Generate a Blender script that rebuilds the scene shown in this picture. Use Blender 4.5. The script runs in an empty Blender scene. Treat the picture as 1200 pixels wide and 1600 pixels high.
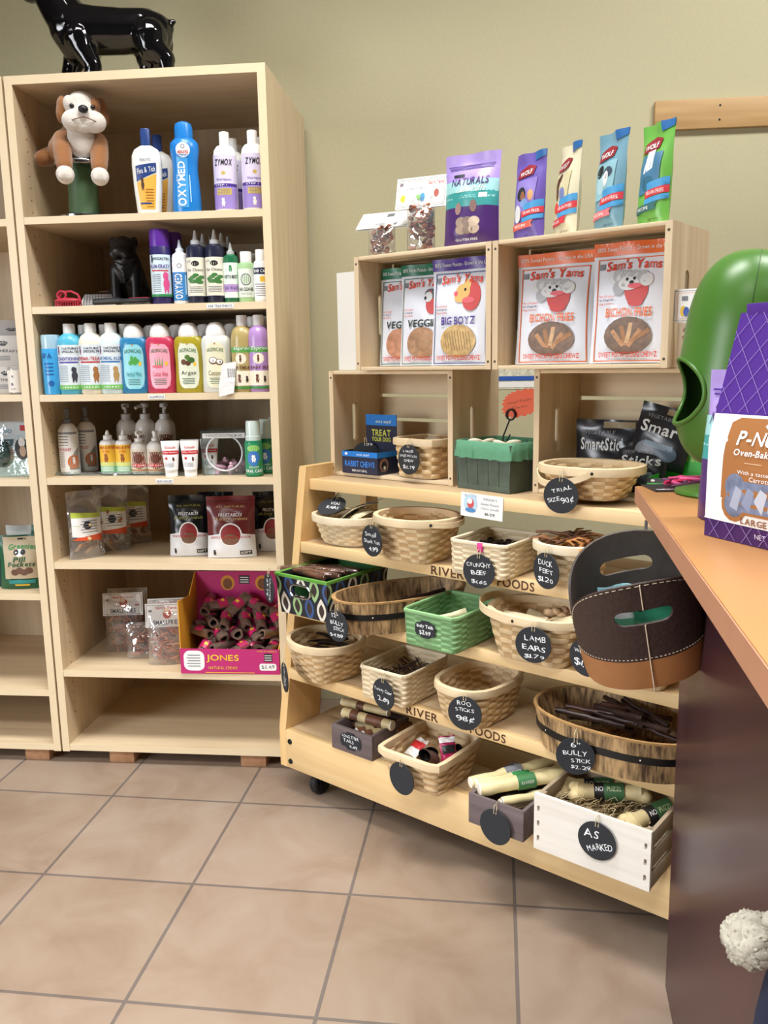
import bpy, bmesh, math, random
from math import sin, cos, pi, radians as R, sqrt
from mathutils import Vector, Matrix
from mathutils.geometry import delaunay_2d_cdt

random.seed(7)
SC = bpy.context.scene
COL = SC.collection

# ------------------------------------------------------------------ camera, world, lights, exposure
def make_camera():
    yaw, pitch, roll = -.1337, -.176, -.0169
    f = Vector((sin(yaw)*cos(pitch), cos(yaw)*cos(pitch), sin(pitch)))
    r = Vector((cos(yaw), -sin(yaw), 0)); u = r.cross(f)
    c, s = cos(roll), sin(roll)
    r2 = c*r+s*u; u2 = -s*r+c*u
    cd = bpy.data.cameras.new('camera'); o = bpy.data.objects.new('camera', cd); COL.objects.link(o)
    cd.sensor_fit = 'VERTICAL'; cd.sensor_height = 36.0; cd.lens = 1323.19/1600*36.0
    cd.clip_start = .02
    m = Matrix((r2, u2, -f)).transposed().to_4x4(); m.translation = Vector((1.1678, -2.2875, 1.3066))
    o.matrix_world = m
    SC.camera = o
make_camera()
W = bpy.data.worlds.new('daylight'); SC.world = W; W.use_nodes = True
W.node_tree.nodes['Background'].inputs[0].default_value = (.75, .85, 1, 1)
W.node_tree.nodes['Background'].inputs[1].default_value = .04
SC.view_settings.view_transform = 'Standard'; SC.view_settings.look = 'None'
SC.view_settings.gamma = 1; SC.view_settings.use_curve_mapping = False
SC.view_settings.exposure = .36

def area(name, loc, target, sx, sy, power, col):
    l = bpy.data.lights.new(name, 'AREA'); l.shape = 'RECTANGLE'; l.size = sx; l.size_y = sy
    l.energy = power; l.color = col
    o = bpy.data.objects.new(name, l); COL.objects.link(o); o.location = loc
    o.rotation_euler = (Vector(target)-Vector(loc)).to_track_quat('-Z', 'Y').to_euler()
    return o
# three fluorescent ceiling fixtures and the shop window behind and left of the camera
# ceiling troffers: the rear row is louvred and throws its light steeply down, the one by the crates is open
for lx, ly, pw, sp in ((-1.7, -.9, 16, 112), (.6, -.75, 33, 120), (2.5, -.6, 58, 180), (-1.7, -3.1, 62, 110), (.5, -3.1, 58, 110), (2.7, -3.1, 34, 110)):
    area('ceiling_light', (lx, ly, 3.53), (lx, ly, 0), 1.2, .6, pw, (1, .985, .965)).data.spread = R(sp)
area('window_light', (-3.1, -3.3, 1.5), (1.1, -.3, .2), 2.4, 1.8, 62, (.93, .96, 1)).data.spread = R(100)

# ------------------------------------------------------------------ materials
def lin(h):
    if not isinstance(h, str): return tuple(h)
    h = h.lstrip('#'); o = []
    for i in (0, 2, 4):
        c = int(h[i:i+2], 16)/255
        o.append(c/12.92 if c <= .04045 else ((c+.055)/1.055)**2.4)
    return tuple(o)
MC = {}
def mat(h, rough=.5, **k):
    """flat coloured principled material with an optional fine mottling and bump"""
    key = (h, rough, tuple(sorted(k.items())))
    if key in MC: return MC[key]
    m = bpy.data.materials.new('m_%s' % str(h).strip('#')); MC[key] = m
    m.use_nodes = True; nt = m.node_tree; b = nt.nodes['Principled BSDF']
    c = lin(h); b.inputs['Base Color'].default_value = (*c, 1); b.inputs['Roughness'].default_value = rough
    b.inputs['Metallic'].default_value = k.get('metal', 0)
    if 'coat' in k: b.inputs['Coat Weight'].default_value = k['coat']; b.inputs['Coat Roughness'].default_value = .08
    if 'sheen' in k: b.inputs['Sheen Weight'].default_value = k['sheen']
    if 'trans' in k: b.inputs['Transmission Weight'].default_value = k['trans']; b.inputs['IOR'].default_value = 1.3
    if 'spec' in k: b.inputs['Specular IOR Level'].default_value = k['spec']
    v = k.get('var', 0); bu = k.get('bump', 0); sc = k.get('scale', 40)
    if v or bu:
        tc = nt.nodes.new('ShaderNodeTexCoord'); n = nt.nodes.new('ShaderNodeTexNoise')
        n.inputs['Scale'].default_value = sc; n.inputs['Detail'].default_value = 3
        nt.links.new(tc.outputs['Object'], n.inputs['Vector'])
        if v:
            mx = nt.nodes.new('ShaderNodeMix'); mx.data_type = 'RGBA'
            mx.inputs[6].default_value = (*[max(0, x*(1-v)) for x in c], 1); mx.inputs[7].default_value = (*[min(1, x*(1+v)) for x in c], 1)
            mr = nt.nodes.new('ShaderNodeMapRange'); mr.inputs[1].default_value = .3; mr.inputs[2].default_value = .7
            nt.links.new(n.outputs['Fac'], mr.inputs[0]); nt.links.new(mr.outputs[0], mx.inputs[0])
            nt.links.new(mx.outputs[2], b.inputs['Base Color'])
        if bu:
            bp = nt.nodes.new('ShaderNodeBump'); bp.inputs['Strength'].default_value = bu; bp.inputs['Distance'].default_value = k.get('dist', .004)
            nt.links.new(n.outputs['Fac'], bp.inputs['Height']); nt.links.new(bp.outputs[0], b.inputs['Normal'])
    return m
def wood(name, c1, c2, axis=0, scale=1.0, rough=.5, knots=False, fine=60, contrast=1.0):
    """streaky timber: noise stretched along one local axis"""
    key = ('wood', name, axis)
    if key in MC: return MC[key]
    m = bpy.data.materials.new(name); MC[key] = m; m.use_nodes = True; nt = m.node_tree; b = nt.nodes['Principled BSDF']
    tc = nt.nodes.new('ShaderNodeTexCoord'); mp = nt.nodes.new('ShaderNodeMapping')
    s = [14*scale]*3; s[axis] = .9*scale; mp.inputs['Scale'].default_value = s
    oi = nt.nodes.new('ShaderNodeObjectInfo'); ad = nt.nodes.new('ShaderNodeVectorMath'); ad.operation = 'ADD'
    mu = nt.nodes.new('ShaderNodeMath'); mu.operation = 'MULTIPLY'; mu.inputs[1].default_value = 9
    nt.links.new(oi.outputs['Random'], mu.inputs[0]); nt.links.new(tc.outputs['Object'], ad.inputs[0]); nt.links.new(mu.outputs[0], ad.inputs[1])
    nt.links.new(ad.outputs[0], mp.inputs[0])
    n = nt.nodes.new('ShaderNodeTexNoise'); n.inputs['Scale'].default_value = 1.6; n.inputs['Detail'].default_value = 5; n.inputs['Distortion'].default_value = .6
    nt.links.new(mp.outputs[0], n.inputs['Vector'])
    wv = nt.nodes.new('ShaderNodeTexNoise'); wv.inputs['Scale'].default_value = fine/14; wv.inputs['Detail'].default_value = 2
    nt.links.new(mp.outputs[0], wv.inputs['Vector'])
    a = nt.nodes.new('ShaderNodeMath'); a.operation = 'MULTIPLY_ADD'; a.inputs[1].default_value = .4
    sub = nt.nodes.new('ShaderNodeMath'); sub.operation = 'MULTIPLY'; sub.inputs[1].default_value = .6
    nt.links.new(n.outputs['Fac'], sub.inputs[0]); nt.links.new(wv.outputs['Fac'], a.inputs[0]); nt.links.new(sub.outputs[0], a.inputs[2])
    cr = nt.nodes.new('ShaderNodeValToRGB'); cr.color_ramp.elements[0].position = .5-.2/contrast; cr.color_ramp.elements[1].position = .5+.17/contrast
    cr.color_ramp.elements[0].color = (*lin(c1), 1); cr.color_ramp.elements[1].color = (*lin(c2), 1)
    nt.links.new(a.outputs[0], cr.inputs[0]); out = cr.outputs[0]
    if knots:
        v = nt.nodes.new('ShaderNodeTexVoronoi'); v.inputs['Scale'].default_value = 5.5
        mp2 = nt.nodes.new('ShaderNodeMapping'); s2 = [1.0]*3; s2[axis] = .55; mp2.inputs['Scale'].default_value = s2
        nt.links.new(ad.outputs[0], mp2.inputs[0]); nt.links.new(mp2.outputs[0], v.inputs['Vector'])
        r = nt.nodes.new('ShaderNodeMapRange'); r.inputs[1].default_value = .045; r.inputs[2].default_value = .09; r.inputs[3].default_value = .75; r.inputs[4].default_value = 0
        nt.links.new(v.outputs['Distance'], r.inputs[0])
        mx = nt.nodes.new('ShaderNodeMix'); mx.data_type = 'RGBA'; mx.inputs[7].default_value = (*lin('8a5a34'), 1)
        nt.links.new(r.outputs[0], mx.inputs[0]); nt.links.new(out, mx.inputs[6]); out = mx.outputs[2]
    nt.links.new(out, b.inputs['Base Color']); b.inputs['Roughness'].default_value = rough
    return m
def film(name, tint='ffffff', gloss=.12, rough=.06, milk=0.0):
    """thin clear plastic: mostly transparent, a fresnel gloss and a little milkiness"""
    key = ('film', name)
    if key in MC: return MC[key]
    m = bpy.data.materials.new(name); MC[key] = m; m.use_nodes = True; nt = m.node_tree; nt.nodes.clear()
    out = nt.nodes.new('ShaderNodeOutputMaterial'); t = nt.nodes.new('ShaderNodeBsdfTransparent'); g = nt.nodes.new('ShaderNodeBsdfGlossy')
    t.inputs[0].default_value = (*lin(tint), 1); g.inputs['Roughness'].default_value = rough
    lw = nt.nodes.new('ShaderNodeLayerWeight'); lw.inputs[0].default_value = .35
    mr = nt.nodes.new('ShaderNodeMapRange'); mr.inputs[3].default_value = gloss*.5; mr.inputs[4].default_value = min(1, gloss*4)
    nt.links.new(lw.outputs['Facing'], mr.inputs[0])
    mx = nt.nodes.new('ShaderNodeMixShader'); nt.links.new(mr.outputs[0], mx.inputs[0]); nt.links.new(t.outputs[0], mx.inputs[1]); nt.links.new(g.outputs[0], mx.inputs[2])
    last = mx
    if milk:
        d = nt.nodes.new('ShaderNodeBsdfDiffuse'); d.inputs[0].default_value = (.85, .87, .9, 1)
        m2 = nt.nodes.new('ShaderNodeMixShader'); m2.inputs[0].default_value = milk
        nt.links.new(mx.outputs[0], m2.inputs[1]); nt.links.new(d.outputs[0], m2.inputs[2]); last = m2
    tc = nt.nodes.new('ShaderNodeTexCoord'); n = nt.nodes.new('ShaderNodeTexNoise'); n.inputs['Scale'].default_value = 28; n.inputs['Detail'].default_value = 2
    bp = nt.nodes.new('ShaderNodeBump'); bp.inputs['Strength'].default_value = .5; bp.inputs['Distance'].default_value = .01
    nt.links.new(tc.outputs['Object'], n.inputs['Vector']); nt.links.new(n.outputs['Fac'], bp.inputs['Height']); nt.links.new(bp.outputs[0], g.inputs['Normal'])
    nt.links.new(last.outputs[0], out.inputs[0])
    return m

# ------------------------------------------------------------------ mesh builder
class MB:
    def __init__(s): s.v = []; s.f = []; s.mi = []; s.mats = []
    def m(s, mt):
        if mt not in s.mats: s.mats.append(mt)
        return s.mats.index(mt)
    def add(s, vs, fs, mt, M=None):
        o = len(s.v); i = s.m(mt)
        s.v += [(M @ Vector(v)) if M else Vector(v) for v in vs]
        s.f += [[o+k for k in f] for f in fs]; s.mi += [i]*len(fs)
        return s
    def box(s, x0, y0, z0, x1, y1, z1, mt, bev=0, M=None, seg=2):
        if not bev:
            v = [(x, y, z) for z in (z0, z1) for y in (y0, y1) for x in (x0, x1)]
            return s.add(v, [(0, 2, 3, 1), (4, 5, 7, 6), (0, 1, 5, 4), (2, 6, 7, 3), (0, 4, 6, 2), (1, 3, 7, 5)], mt, M)
        bm = bmesh.new(); bmesh.ops.create_cube(bm, size=1)
        for v in bm.verts: v.co = Vector(((x0+x1)/2+v.co.x*(x1-x0), (y0+y1)/2+v.co.y*(y1-y0), (z0+z1)/2+v.co.z*(z1-z0)))
        bmesh.ops.bevel(bm, geom=bm.edges[:], offset=bev, segments=seg, affect='EDGES', profile=.5)
        return s.bm(bm, mt, M)
    def bm(s, bm, mt, M=None):
        bm.verts.ensure_lookup_table(); bm.verts.index_update()
        s.add([v.co.copy() for v in bm.verts], [[v.index for v in f.verts] for f in bm.faces], mt, M); bm.free(); return s
    def loft(s, rings, mt, M=None, close=True, cap0=True, cap1=True, matf=None):
        n = len(rings[0]); vs = [p for r in rings for p in r]; fs = []
        for i in range(len(rings)-1):
            for j in range(n if close else n-1):
                k = (j+1) % n; fs.append((i*n+j, i*n+k, (i+1)*n+k, (i+1)*n+j))
        s.add(vs, fs, mt, M); o = len(s.v)-len(vs); i = s.m(mt)
        if cap0: s.f.append([o+j for j in range(n)][::-1]); s.mi.append(i)
        if cap1: s.f.append([o+(len(rings)-1)*n+j for j in range(n)]); s.mi.append(i)
        return s
    def lathe(s, prof, mt, seg=24, sx=1, sy=1, M=None, cap0=True, cap1=True):
        return s.loft([[(r*sx*cos(2*pi*j/seg), r*sy*sin(2*pi*j/seg), z) for j in range(seg)] for r, z in prof], mt, M, True, cap0, cap1)
    def tube(s, pts, r, mt, seg=8, M=None, closed=False):
        pts = [Vector(p) for p in pts]; n = len(pts); rs = r if isinstance(r, (list, tuple)) else [r]*n
        rings = []; up = None
        for i in range(n):
            if closed: t = pts[(i+1) % n]-pts[i-1]
            else: t = pts[min(i+1, n-1)]-pts[max(i-1, 0)]
            t.normalize()
            if up is None: up = Vector((0, 0, 1)) if abs(t.z) < .9 else Vector((1, 0, 0))
            a = t.cross(up).normalized(); b = t.cross(a).normalized(); up = -b
            rings.append([pts[i]+a*rs[i]*cos(2*pi*j/seg)+b*rs[i]*sin(2*pi*j/seg) for j in range(seg)])
        if closed: rings.append(rings[0]); return s.loft(rings, mt, M, True, False, False)
        return s.loft(rings, mt, M)
    def ball(s, c, r, mt, M=None, seg=16, rg=10):
        r = (r, r, r) if not isinstance(r, (list, tuple)) else r
        rings = []
        for i in range(rg+1):
            a = -pi/2+pi*i/rg; q = max(cos(a), 1e-3)
            rings.append([(c[0]+r[0]*q*cos(2*pi*j/seg), c[1]+r[1]*q*sin(2*pi*j/seg), c[2]+r[2]*sin(a)) for j in range(seg)])
        return s.loft(rings, mt, M)
    def build(s, name, parent=None, loc=None, ang=38, M=None):
        me = bpy.data.meshes.new(name); me.from_pydata(s.v, [], s.f)
        for mt in s.mats: me.materials.append(mt)
        me.polygons.foreach_set('material_index', s.mi); me.polygons.foreach_set('use_smooth', [True]*len(s.f))
        me.update(); me.set_sharp_from_angle(angle=R(ang))
        o = bpy.data.objects.new(name, me); COL.objects.link(o)
        if parent: o.parent = parent
        if loc: o.location = loc
        if M is not None: o.matrix_local = M
        return o

def tag(o, label, cat, group=None):
    o['label'] = label; o['category'] = cat
    if group: o['group'] = group
    return o
def thing(name, label, cat, M, group=None):
    o = bpy.data.objects.new(name, None); COL.objects.link(o); o.empty_display_size = .02
    o.matrix_world = M
    return tag(o, label, cat, group)
def struct(mb, name, M=None):
    o = mb.build(name, None, None, 38, M); o['kind'] = 'structure'; return o
def copy_tree(o, M, label, group=None, parent=None):
    c = o.copy(); COL.objects.link(c)
    if parent: c.parent = parent
    else:
        c.matrix_world = M; c['label'] = label
        if group: c['group'] = group
    for ch in o.children: copy_tree(ch, None, None, None, c)
    return c

# places: bookcase frame, rack frame, counter frame (local x right, y into the picture, z up)
def FR(x, y, a): return Matrix.Translation((x, y, 0)) @ Matrix.Rotation(a, 4, 'Z')
BK = FR(-.2598, .19, .0311)
RK = FR(.53684, .07615, R(-31.5))
CT = FR(1.4482, -.539, R(-2.93))
def at(F, x, y, z, rz=0, rx=0, ry=0):
    return F @ Matrix.Translation((x, y, z)) @ Matrix.Rotation(R(rz), 4, 'Z') @ Matrix.Rotation(R(rx), 4, 'X') @ Matrix.Rotation(R(ry), 4, 'Y')

# ------------------------------------------------------------------ lettering and printed shapes
GL = {}
def glyph(c, bold):
    k = (c, bold)
    if k in GL: return GL[k]
    cu = bpy.data.curves.new('g', 'FONT'); cu.body = c; cu.size = 1; cu.resolution_u = 3; cu.offset = (.006 if c in 'MWNmw' else .022) if bold else 0
    o = bpy.data.objects.new('g', cu); COL.objects.link(o)
    bpy.context.view_layer.update()
    me = o.evaluated_get(bpy.context.evaluated_depsgraph_get()).to_mesh()
    vs = [(v.co.x, v.co.y) for v in me.vertices]; fs = [list(p.vertices) for p in me.polygons]
    bpy.data.objects.remove(o); bpy.data.curves.remove(cu)
    x0 = min((v[0] for v in vs), default=0); x1 = max((v[0] for v in vs), default=.2)
    GL[k] = ([(x-x0, y) for x, y in vs], fs, x1-x0)
    return GL[k]
def layout(s, bold=False, jit=0, shear=0, gap=.09, rnd=None):
    vs = []; fs = []; x = 0
    for c in s:
        if c == ' ': x += .3; continue
        g, f, w = glyph(c, bold); o = len(vs)
        dy = rnd.uniform(-.1, .1)*jit if jit else 0; an = rnd.uniform(-.16, .16)*jit if jit else 0
        k = 1+(rnd.uniform(-.18, .18)*jit if jit else 0)
        for a, b in g:
            a2 = (a-w/2)*k; b2 = b*k
            if jit: a2 += .05*sin(b2*7+x*5)*jit
            vs.append((x+w/2+a2*cos(an)-b2*sin(an)+shear*b2, dy+a2*sin(an)+b2*cos(an)))
        fs += [[o+i for i in q] for q in f]; x += w+gap
    return vs, fs
def inpoly(x, y, P):
    c = False; n = len(P)
    for i in range(n):
        x1, y1 = P[i]; x2, y2 = P[i-1]
        if (y1 > y) != (y2 > y) and x < (x2-x1)*(y-y1)/(y2-y1)+x1: c = not c
    return c
def tri(outer, holes=(), step=None):
    pts = []; ed = []
    for P in (outer, *holes):
        o = len(pts); n = len(P)
        if step:
            Q = []
            for i in range(n):
                a, b = P[i], P[(i+1) % n]; k = max(1, int(sqrt((a[0]-b[0])**2+(a[1]-b[1])**2)/step+.5))
                Q += [(a[0]+(b[0]-a[0])*t/k, a[1]+(b[1]-a[1])*t/k) for t in range(k)]
            P = Q; n = len(P)
        pts += P; ed += [(o+i, o+(i+1) % n) for i in range(n)]
    if step:
        xs = [p[0] for p in outer]; ys = [p[1] for p in outer]; x = min(xs)+step*.5
        while x < max(xs):
            y = min(ys)+step*.5
            while y < max(ys):
                if inpoly(x, y, outer) and not any(inpoly(x, y, h) for h in holes): pts.append((x, y))
                y += step
            x += step
    r = delaunay_2d_cdt([Vector(p) for p in pts], ed, [], 0, 1e-6)
    V = [tuple(v) for v in r[0]]; F = []
    for f in r[2]:
        cx = sum(V[i][0] for i in f)/3; cy = sum(V[i][1] for i in f)/3
        if inpoly(cx, cy, outer) and not any(inpoly(cx, cy, h) for h in holes): F.append(list(f))
    return V, F
def ell(cx, cy, rx, ry, n=20, a0=0, a1=2*pi): 
    return [(cx+rx*cos(a0+(a1-a0)*i/n), cy+ry*sin(a0+(a1-a0)*i/n)) for i in range(n)]
def rrect(cx, cy, w, h, r, n=4):
    P = []
    for sx, sy, a in ((1, 1, 0), (-1, 1, pi/2), (-1, -1, pi), (1, -1, 1.5*pi)):
        P += [(cx+sx*(w/2-r)+r*cos(a+pi/2*i/n), cy+sy*(h/2-r)+r*sin(a+pi/2*i/n)) for i in range(n+1)]
    return P
def pr(mb, items, mp, w, h, step=None, off=.0004, d=.00005):
    """print items on a surface. mp(x,y,off)->point. x in -.5...5 of w, y in 0..1 of h.
    r rect(cx,cy,w,h) e ellipse(cx,cy,rx,ry) p polygon(points) t text(string,cx,cy,w,h)"""
    rnd = random.Random(3)
    for it in items:
        k = it[0]; off += d
        if k == 't':
            _, s, cx, cy, tw, th, mt = it[:7]; o = it[7] if len(it) > 7 else {}
            vs, fs = layout(s, o.get('b', False), o.get('j', 0), o.get('s', 0), o.get('g', .09), rnd)
            xs = [v[0] for v in vs]; ys = [v[1] for v in vs]
            x0, x1, y0, y1 = min(xs), max(xs), min(ys), max(ys); ra = R(o.get('r', 0)); ar = o.get('arc', 0)
            P = []
            for a, b in vs:
                X = ((a-x0)/max(x1-x0, 1e-6)-.5)*tw*w; Y = ((b-y0)/max(y1-y0, 1e-6)-.5)*th*h
                if ar: Y += ar*h*(1-(2*X/(tw*w))**2)
                P.append(mp(cx*w+X*cos(ra)-Y*sin(ra), cy*h+X*sin(ra)+Y*cos(ra), off+(.0008 if step else 0)))
            mb.add(P, fs, mt); continue
        if k == 'r': _, cx, cy, a, b, mt = it[:6]; ra = R(it[6]) if len(it) > 6 else 0; out = [(cx*w+x*a*w/2*cos(ra)-y*b*h/2*sin(ra), cy*h+x*a*w/2*sin(ra)+y*b*h/2*cos(ra)) for x, y in ((-1, -1), (1, -1), (1, 1), (-1, 1))]; hs = ()
        elif k == 'rr': _, cx, cy, a, b, mt = it[:6]; out = rrect(cx*w, cy*h, a*w, b*h, min(a*w, b*h)*.3); hs = ()
        elif k == 'f': _, cx, cy, a, b, mt, t = it[:7]; t *= w; out = [(cx*w+x*a*w/2, cy*h+y*b*h/2) for x, y in ((-1, -1), (1, -1), (1, 1), (-1, 1))]; hs = ([(cx*w+x*(a*w/2-t), cy*h+y*(b*h/2-t)) for x, y in ((-1, -1), (1, -1), (1, 1), (-1, 1))],)
        elif k == 'e': _, cx, cy, a, b, mt = it[:6]; out = ell(cx*w, cy*h, a*w, b*h); hs = ()
        elif k == 'o': _, cx, cy, a, b, mt, t = it[:7]; out = ell(cx*w, cy*h, a*w, b*h, 28); hs = (ell(cx*w, cy*h, a*w-t*w, b*h-t*w, 28),)
        else: _, pp, mt = it[:3]; out = [(x*w, y*h) for x, y in pp]; hs = it[3] if len(it) > 3 else ()
        V, F = tri(out, hs, step)
        mb.add([mp(x, y, off) for x, y in V], F, mt)
def flat(ox, oy, oz, n='-y'):
    if n == '-y': return lambda x, y, o: Vector((ox+x, oy-o, oz+y))
    if n == '+x': return lambda x, y, o: Vector((ox+o, oy+x, oz+y))
    if n == '-x': return lambda x, y, o: Vector((ox-o, oy-x, oz+y))
    return lambda x, y, o: Vector((ox+x, oy+y, oz+o))

# common colours
WHT = mat('f4f4f2', .4); BLK = mat('17171a', .45); CHALK = mat('eef2f4', .8); SLATE = mat('23262c', .75, var=.15, scale=30)
STEEL = mat('c9ccd0', .18, metal=1); TWINE = mat('cdb993', .9); DARKMETAL = mat('1b1a1a', .45, metal=.4)
RED = mat('c4262a', .45); ORG = mat('e8702a', .45); PUR = mat('4b2a86', .4); GRN = mat('2f8a4a', .45); NAVY = mat('1d2746', .4)
GREY = mat('7c7f86', .5); CRM = mat('efe6d0', .5); YEL = mat('eec23a', .5); TEAL = mat('2a8c8c', .45); TAN = mat('b98a5a', .6); BRN = mat('6b4127', .6)
CLEAR = film('clear_film', gloss=.14); BAGFILM = film('bag_film', gloss=.2, milk=.08); ACRYL = film('clear_acrylic', 'eef4f4', gloss=.1, rough=.02, milk=.03)
# ------------------------------------------------------------------ the room
def floor_mat():
    m = bpy.data.materials.new('floor_tile'); m.use_nodes = True; nt = m.node_tree; b = nt.nodes['Principled BSDF']
    tc = nt.nodes.new('ShaderNodeTexCoord'); br = nt.nodes.new('ShaderNodeTexBrick'); br.offset = 0; br.squash = 1
    br.inputs['Scale'].default_value = 1; br.inputs['Brick Width'].default_value = .4064; br.inputs['Row Height'].default_value = .4064
    br.inputs['Mortar Size'].default_value = .0042; br.inputs['Mortar Smooth'].default_value = .1; br.inputs['Bias'].default_value = 0
    br.inputs['Color1'].default_value = (*lin('968778'), 1); br.inputs['Color2'].default_value = (*lin('90806f'), 1); br.inputs['Mortar'].default_value = (*lin('6a625d'), 1)
    nt.links.new(tc.outputs['Object'], br.inputs['Vector'])
    n = nt.nodes.new('ShaderNodeTexNoise'); n.inputs['Scale'].default_value = 4.5; n.inputs['Detail'].default_value = 6; n.inputs['Roughness'].default_value = .6; n.inputs['Distortion'].default_value = .8
    nt.links.new(tc.outputs['Object'], n.inputs['Vector'])
    cr = nt.nodes.new('ShaderNodeValToRGB'); e = cr.color_ramp.elements
    e[0].position = .3; e[0].color = (.80, .72, .66, 1); e[1].position = .7; e[1].color = (1.06, 1.06, 1.06, 1)
    e2 = cr.color_ramp.elements.new(.52); e2.color = (.98, .93, .91, 1)
    nt.links.new(n.outputs['Fac'], cr.inputs[0])
    mx = nt.nodes.new('ShaderNodeMix'); mx.data_type = 'RGBA'; mx.blend_type = 'MULTIPLY'; mx.inputs[0].default_value = 1
    nt.links.new(br.outputs['Color'], mx.inputs[6]); nt.links.new(cr.outputs[0], mx.inputs[7]); nt.links.new(mx.outputs[2], b.inputs['Base Color'])
    b.inputs['Roughness'].default_value = .42
    bp = nt.nodes.new('ShaderNodeBump'); bp.inputs['Strength'].default_value = .6; bp.inputs['Distance'].default_value = .003; bp.invert = True
    ad = nt.nodes.new('ShaderNodeMath'); ad.operation = 'MULTIPLY_ADD'; ad.inputs[1].default_value = -.25
    nt.links.new(n.outputs['Fac'], ad.inputs[0]); nt.links.new(br.outputs['Fac'], ad.inputs[2]); nt.links.new(ad.outputs[0], bp.inputs['Height']); nt.links.new(bp.outputs[0], b.inputs['Normal'])
    return m
WALLM = mat('c0ba98', .85, bump=.25, scale=90, dist=.002, var=.02)
WALLD = mat('504d48', .9)
struct(MB().box(-3.4, -6, -.1, 3.8, 1.3, 0, floor_mat()), 'floor')
struct(MB().box(-3.4, .6, 0, 4.2, .75, 3.6, WALLM), 'wall_back', BK)
struct(MB().box(-3.4, -6, 0, -3.25, 1.2, 3.6, WALLD), 'wall_left')
struct(MB().box(3.6, -6, 0, 3.75, 1.2, 3.6, WALLD), 'wall_right')
struct(MB().box(-3.4, -6, 0, 3.75, -5.85, 3.6, WALLD), 'wall_front')
struct(MB().box(-3.4, -6, 3.6, 3.75, 1.3, 3.7, mat('6d6a66', .9)), 'ceiling')

# ------------------------------------------------------------------ wood
BIRCH = wood('birch_veneer', 'c2ab8a', 'dcc8a6', 2, 1.0, .45, contrast=.7); BIRCHX = wood('birch_veneer_shelf', 'c2ab8a', 'dcc8a6', 0, 1.0, .45, contrast=.7)
BIRCHE = mat('e3d0ad', .4, var=.03, scale=8)
PINE = wood('pine_rack', 'dab57c', 'efd3a0', 0, .8, .45, True, contrast=.8); PINEV = wood('pine_rack_upright', 'd4a96c', 'e9c78e', 2, .8, .45, contrast=.8)
PINED = wood('pine_plank', 'b99a74', 'd8be98', 0, .8, .5, contrast=.8)
CRATEX = wood('crate_slat', 'cfb692', 'e6d4b2', 0, .9, .6, contrast=.8); CRATEV = wood('crate_end', 'c8ae8a', 'e2cfad', 2, .9, .6, contrast=.8)
PLYB = mat('a88863', .8, var=.2, scale=30)

def plate(mb, outer, holes, t, mt, mp, step=None):
    """a sheet of thickness t cut to outline with holes; mp(x,y,d) maps sheet coordinates"""
    V, F = tri(outer, holes, step)
    mb.add([mp(x, y, 0) for x, y in V], F, mt); mb.add([mp(x, y, t) for x, y in V], [f[::-1] for f in F], mt)
    for P in (outer, *holes):
        if step:
            Q = []
            for i in range(len(P)):
                a, b = P[i], P[(i+1) % len(P)]; k = max(1, int(sqrt((a[0]-b[0])**2+(a[1]-b[1])**2)/step+.5))
                Q += [(a[0]+(b[0]-a[0])*q/k, a[1]+(b[1]-a[1])*q/k) for q in range(k)]
            P = Q
        n = len(P); mb.add([mp(x, y, 0) for x, y in P]+[mp(x, y, t) for x, y in P], [(i, (i+1) % n, n+(i+1) % n, n+i) for i in range(n)], mt)
    return mb

def bookcase(u0, w, tops, label, signs=()):
    D = .57; t = .024; zb = .044; zt = 2.14
    root = thing('bookcase', label, 'bookcase', BK @ Matrix.Translation((u0, 0, 0)), 'birch bookcases side by side')
    for x in (0, w-t):
        m = MB().box(x, .002, zb, x+t, D, zt, BIRCH); m.box(x, 0, zb, x+t, .0021, zt, BIRCHE)
        hole = mat('5a4a35', .9); ix = x+t+.0003 if x == 0 else x-.0003
        for hy in (.06, .5):
            for k in range(55):
                z = .16+k*.035; m.add([(ix, hy+.003*cos(a*pi/3), z+.003*sin(a*pi/3)) for a in range(6)], [(0, 1, 2, 3, 4, 5)], hole)
        m.build('side_panel', root)
    MB().box(t, .002, zt-.024, w-t, D, zt, BIRCHX).box(t, 0, zt-.024, w-t, .0021, zt, BIRCHE).build('top_panel', root)
    for z in tops:
        MB().box(t, .004, z-.021, w-t, D-.012, z, BIRCHX).box(t, .002, z-.021, w-t, .0041, z, BIRCHE).build('shelf', root)
    MB().box(t, D-.012, zb, w-t, D-.004, zt-.024, BIRCH).build('back_panel', root)
    for s, u, z, ww in signs:
        m = MB().box(u-ww/2, .0005, z-.017, u+ww/2, .002, z-.004, WHT)
        pr(m, [('t', s, 0, .5, .88, .55, mat('3a4a6a', .6))], flat(u, .0005, z-.017), ww, .013)
        m.build('shelf_label', root)
    return root
T7 = (1.748, 1.487, 1.222, .962, .690, .327, .068)
bookcase(0, .775, T7, 'birch bookcase full of shampoo bottles with a black dog statue on top', (('EAR TREATMENTS', .612, 1.487, .082), ('SHAMPOOS', .40, 1.222, .052), ('SKIN ISSUES', .408, .962, .056)))
bookcase(-.782, .775, (1.745, 1.224, .958, .585, .257, .067), 'birch bookcase cut off by the left picture edge')
for u, lb in ((-.145, 'wooden block under the left-hand bookcase near its corner'), (.151, 'wooden block under the shampoo bookcase, left of the two'), (.60, 'wooden block under the shampoo bookcase beside the rolling rack')):
    o = MB().box(0, 0, 0, .085, .5, .044, wood('block_wood', '9a6f4e', 'b98d68', 1, 1, .8), .002).build('wooden_block', None, None, 38, at(BK, u, .02, 0)); tag(o, lb, 'block', 'wooden blocks under the bookcases')

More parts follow.
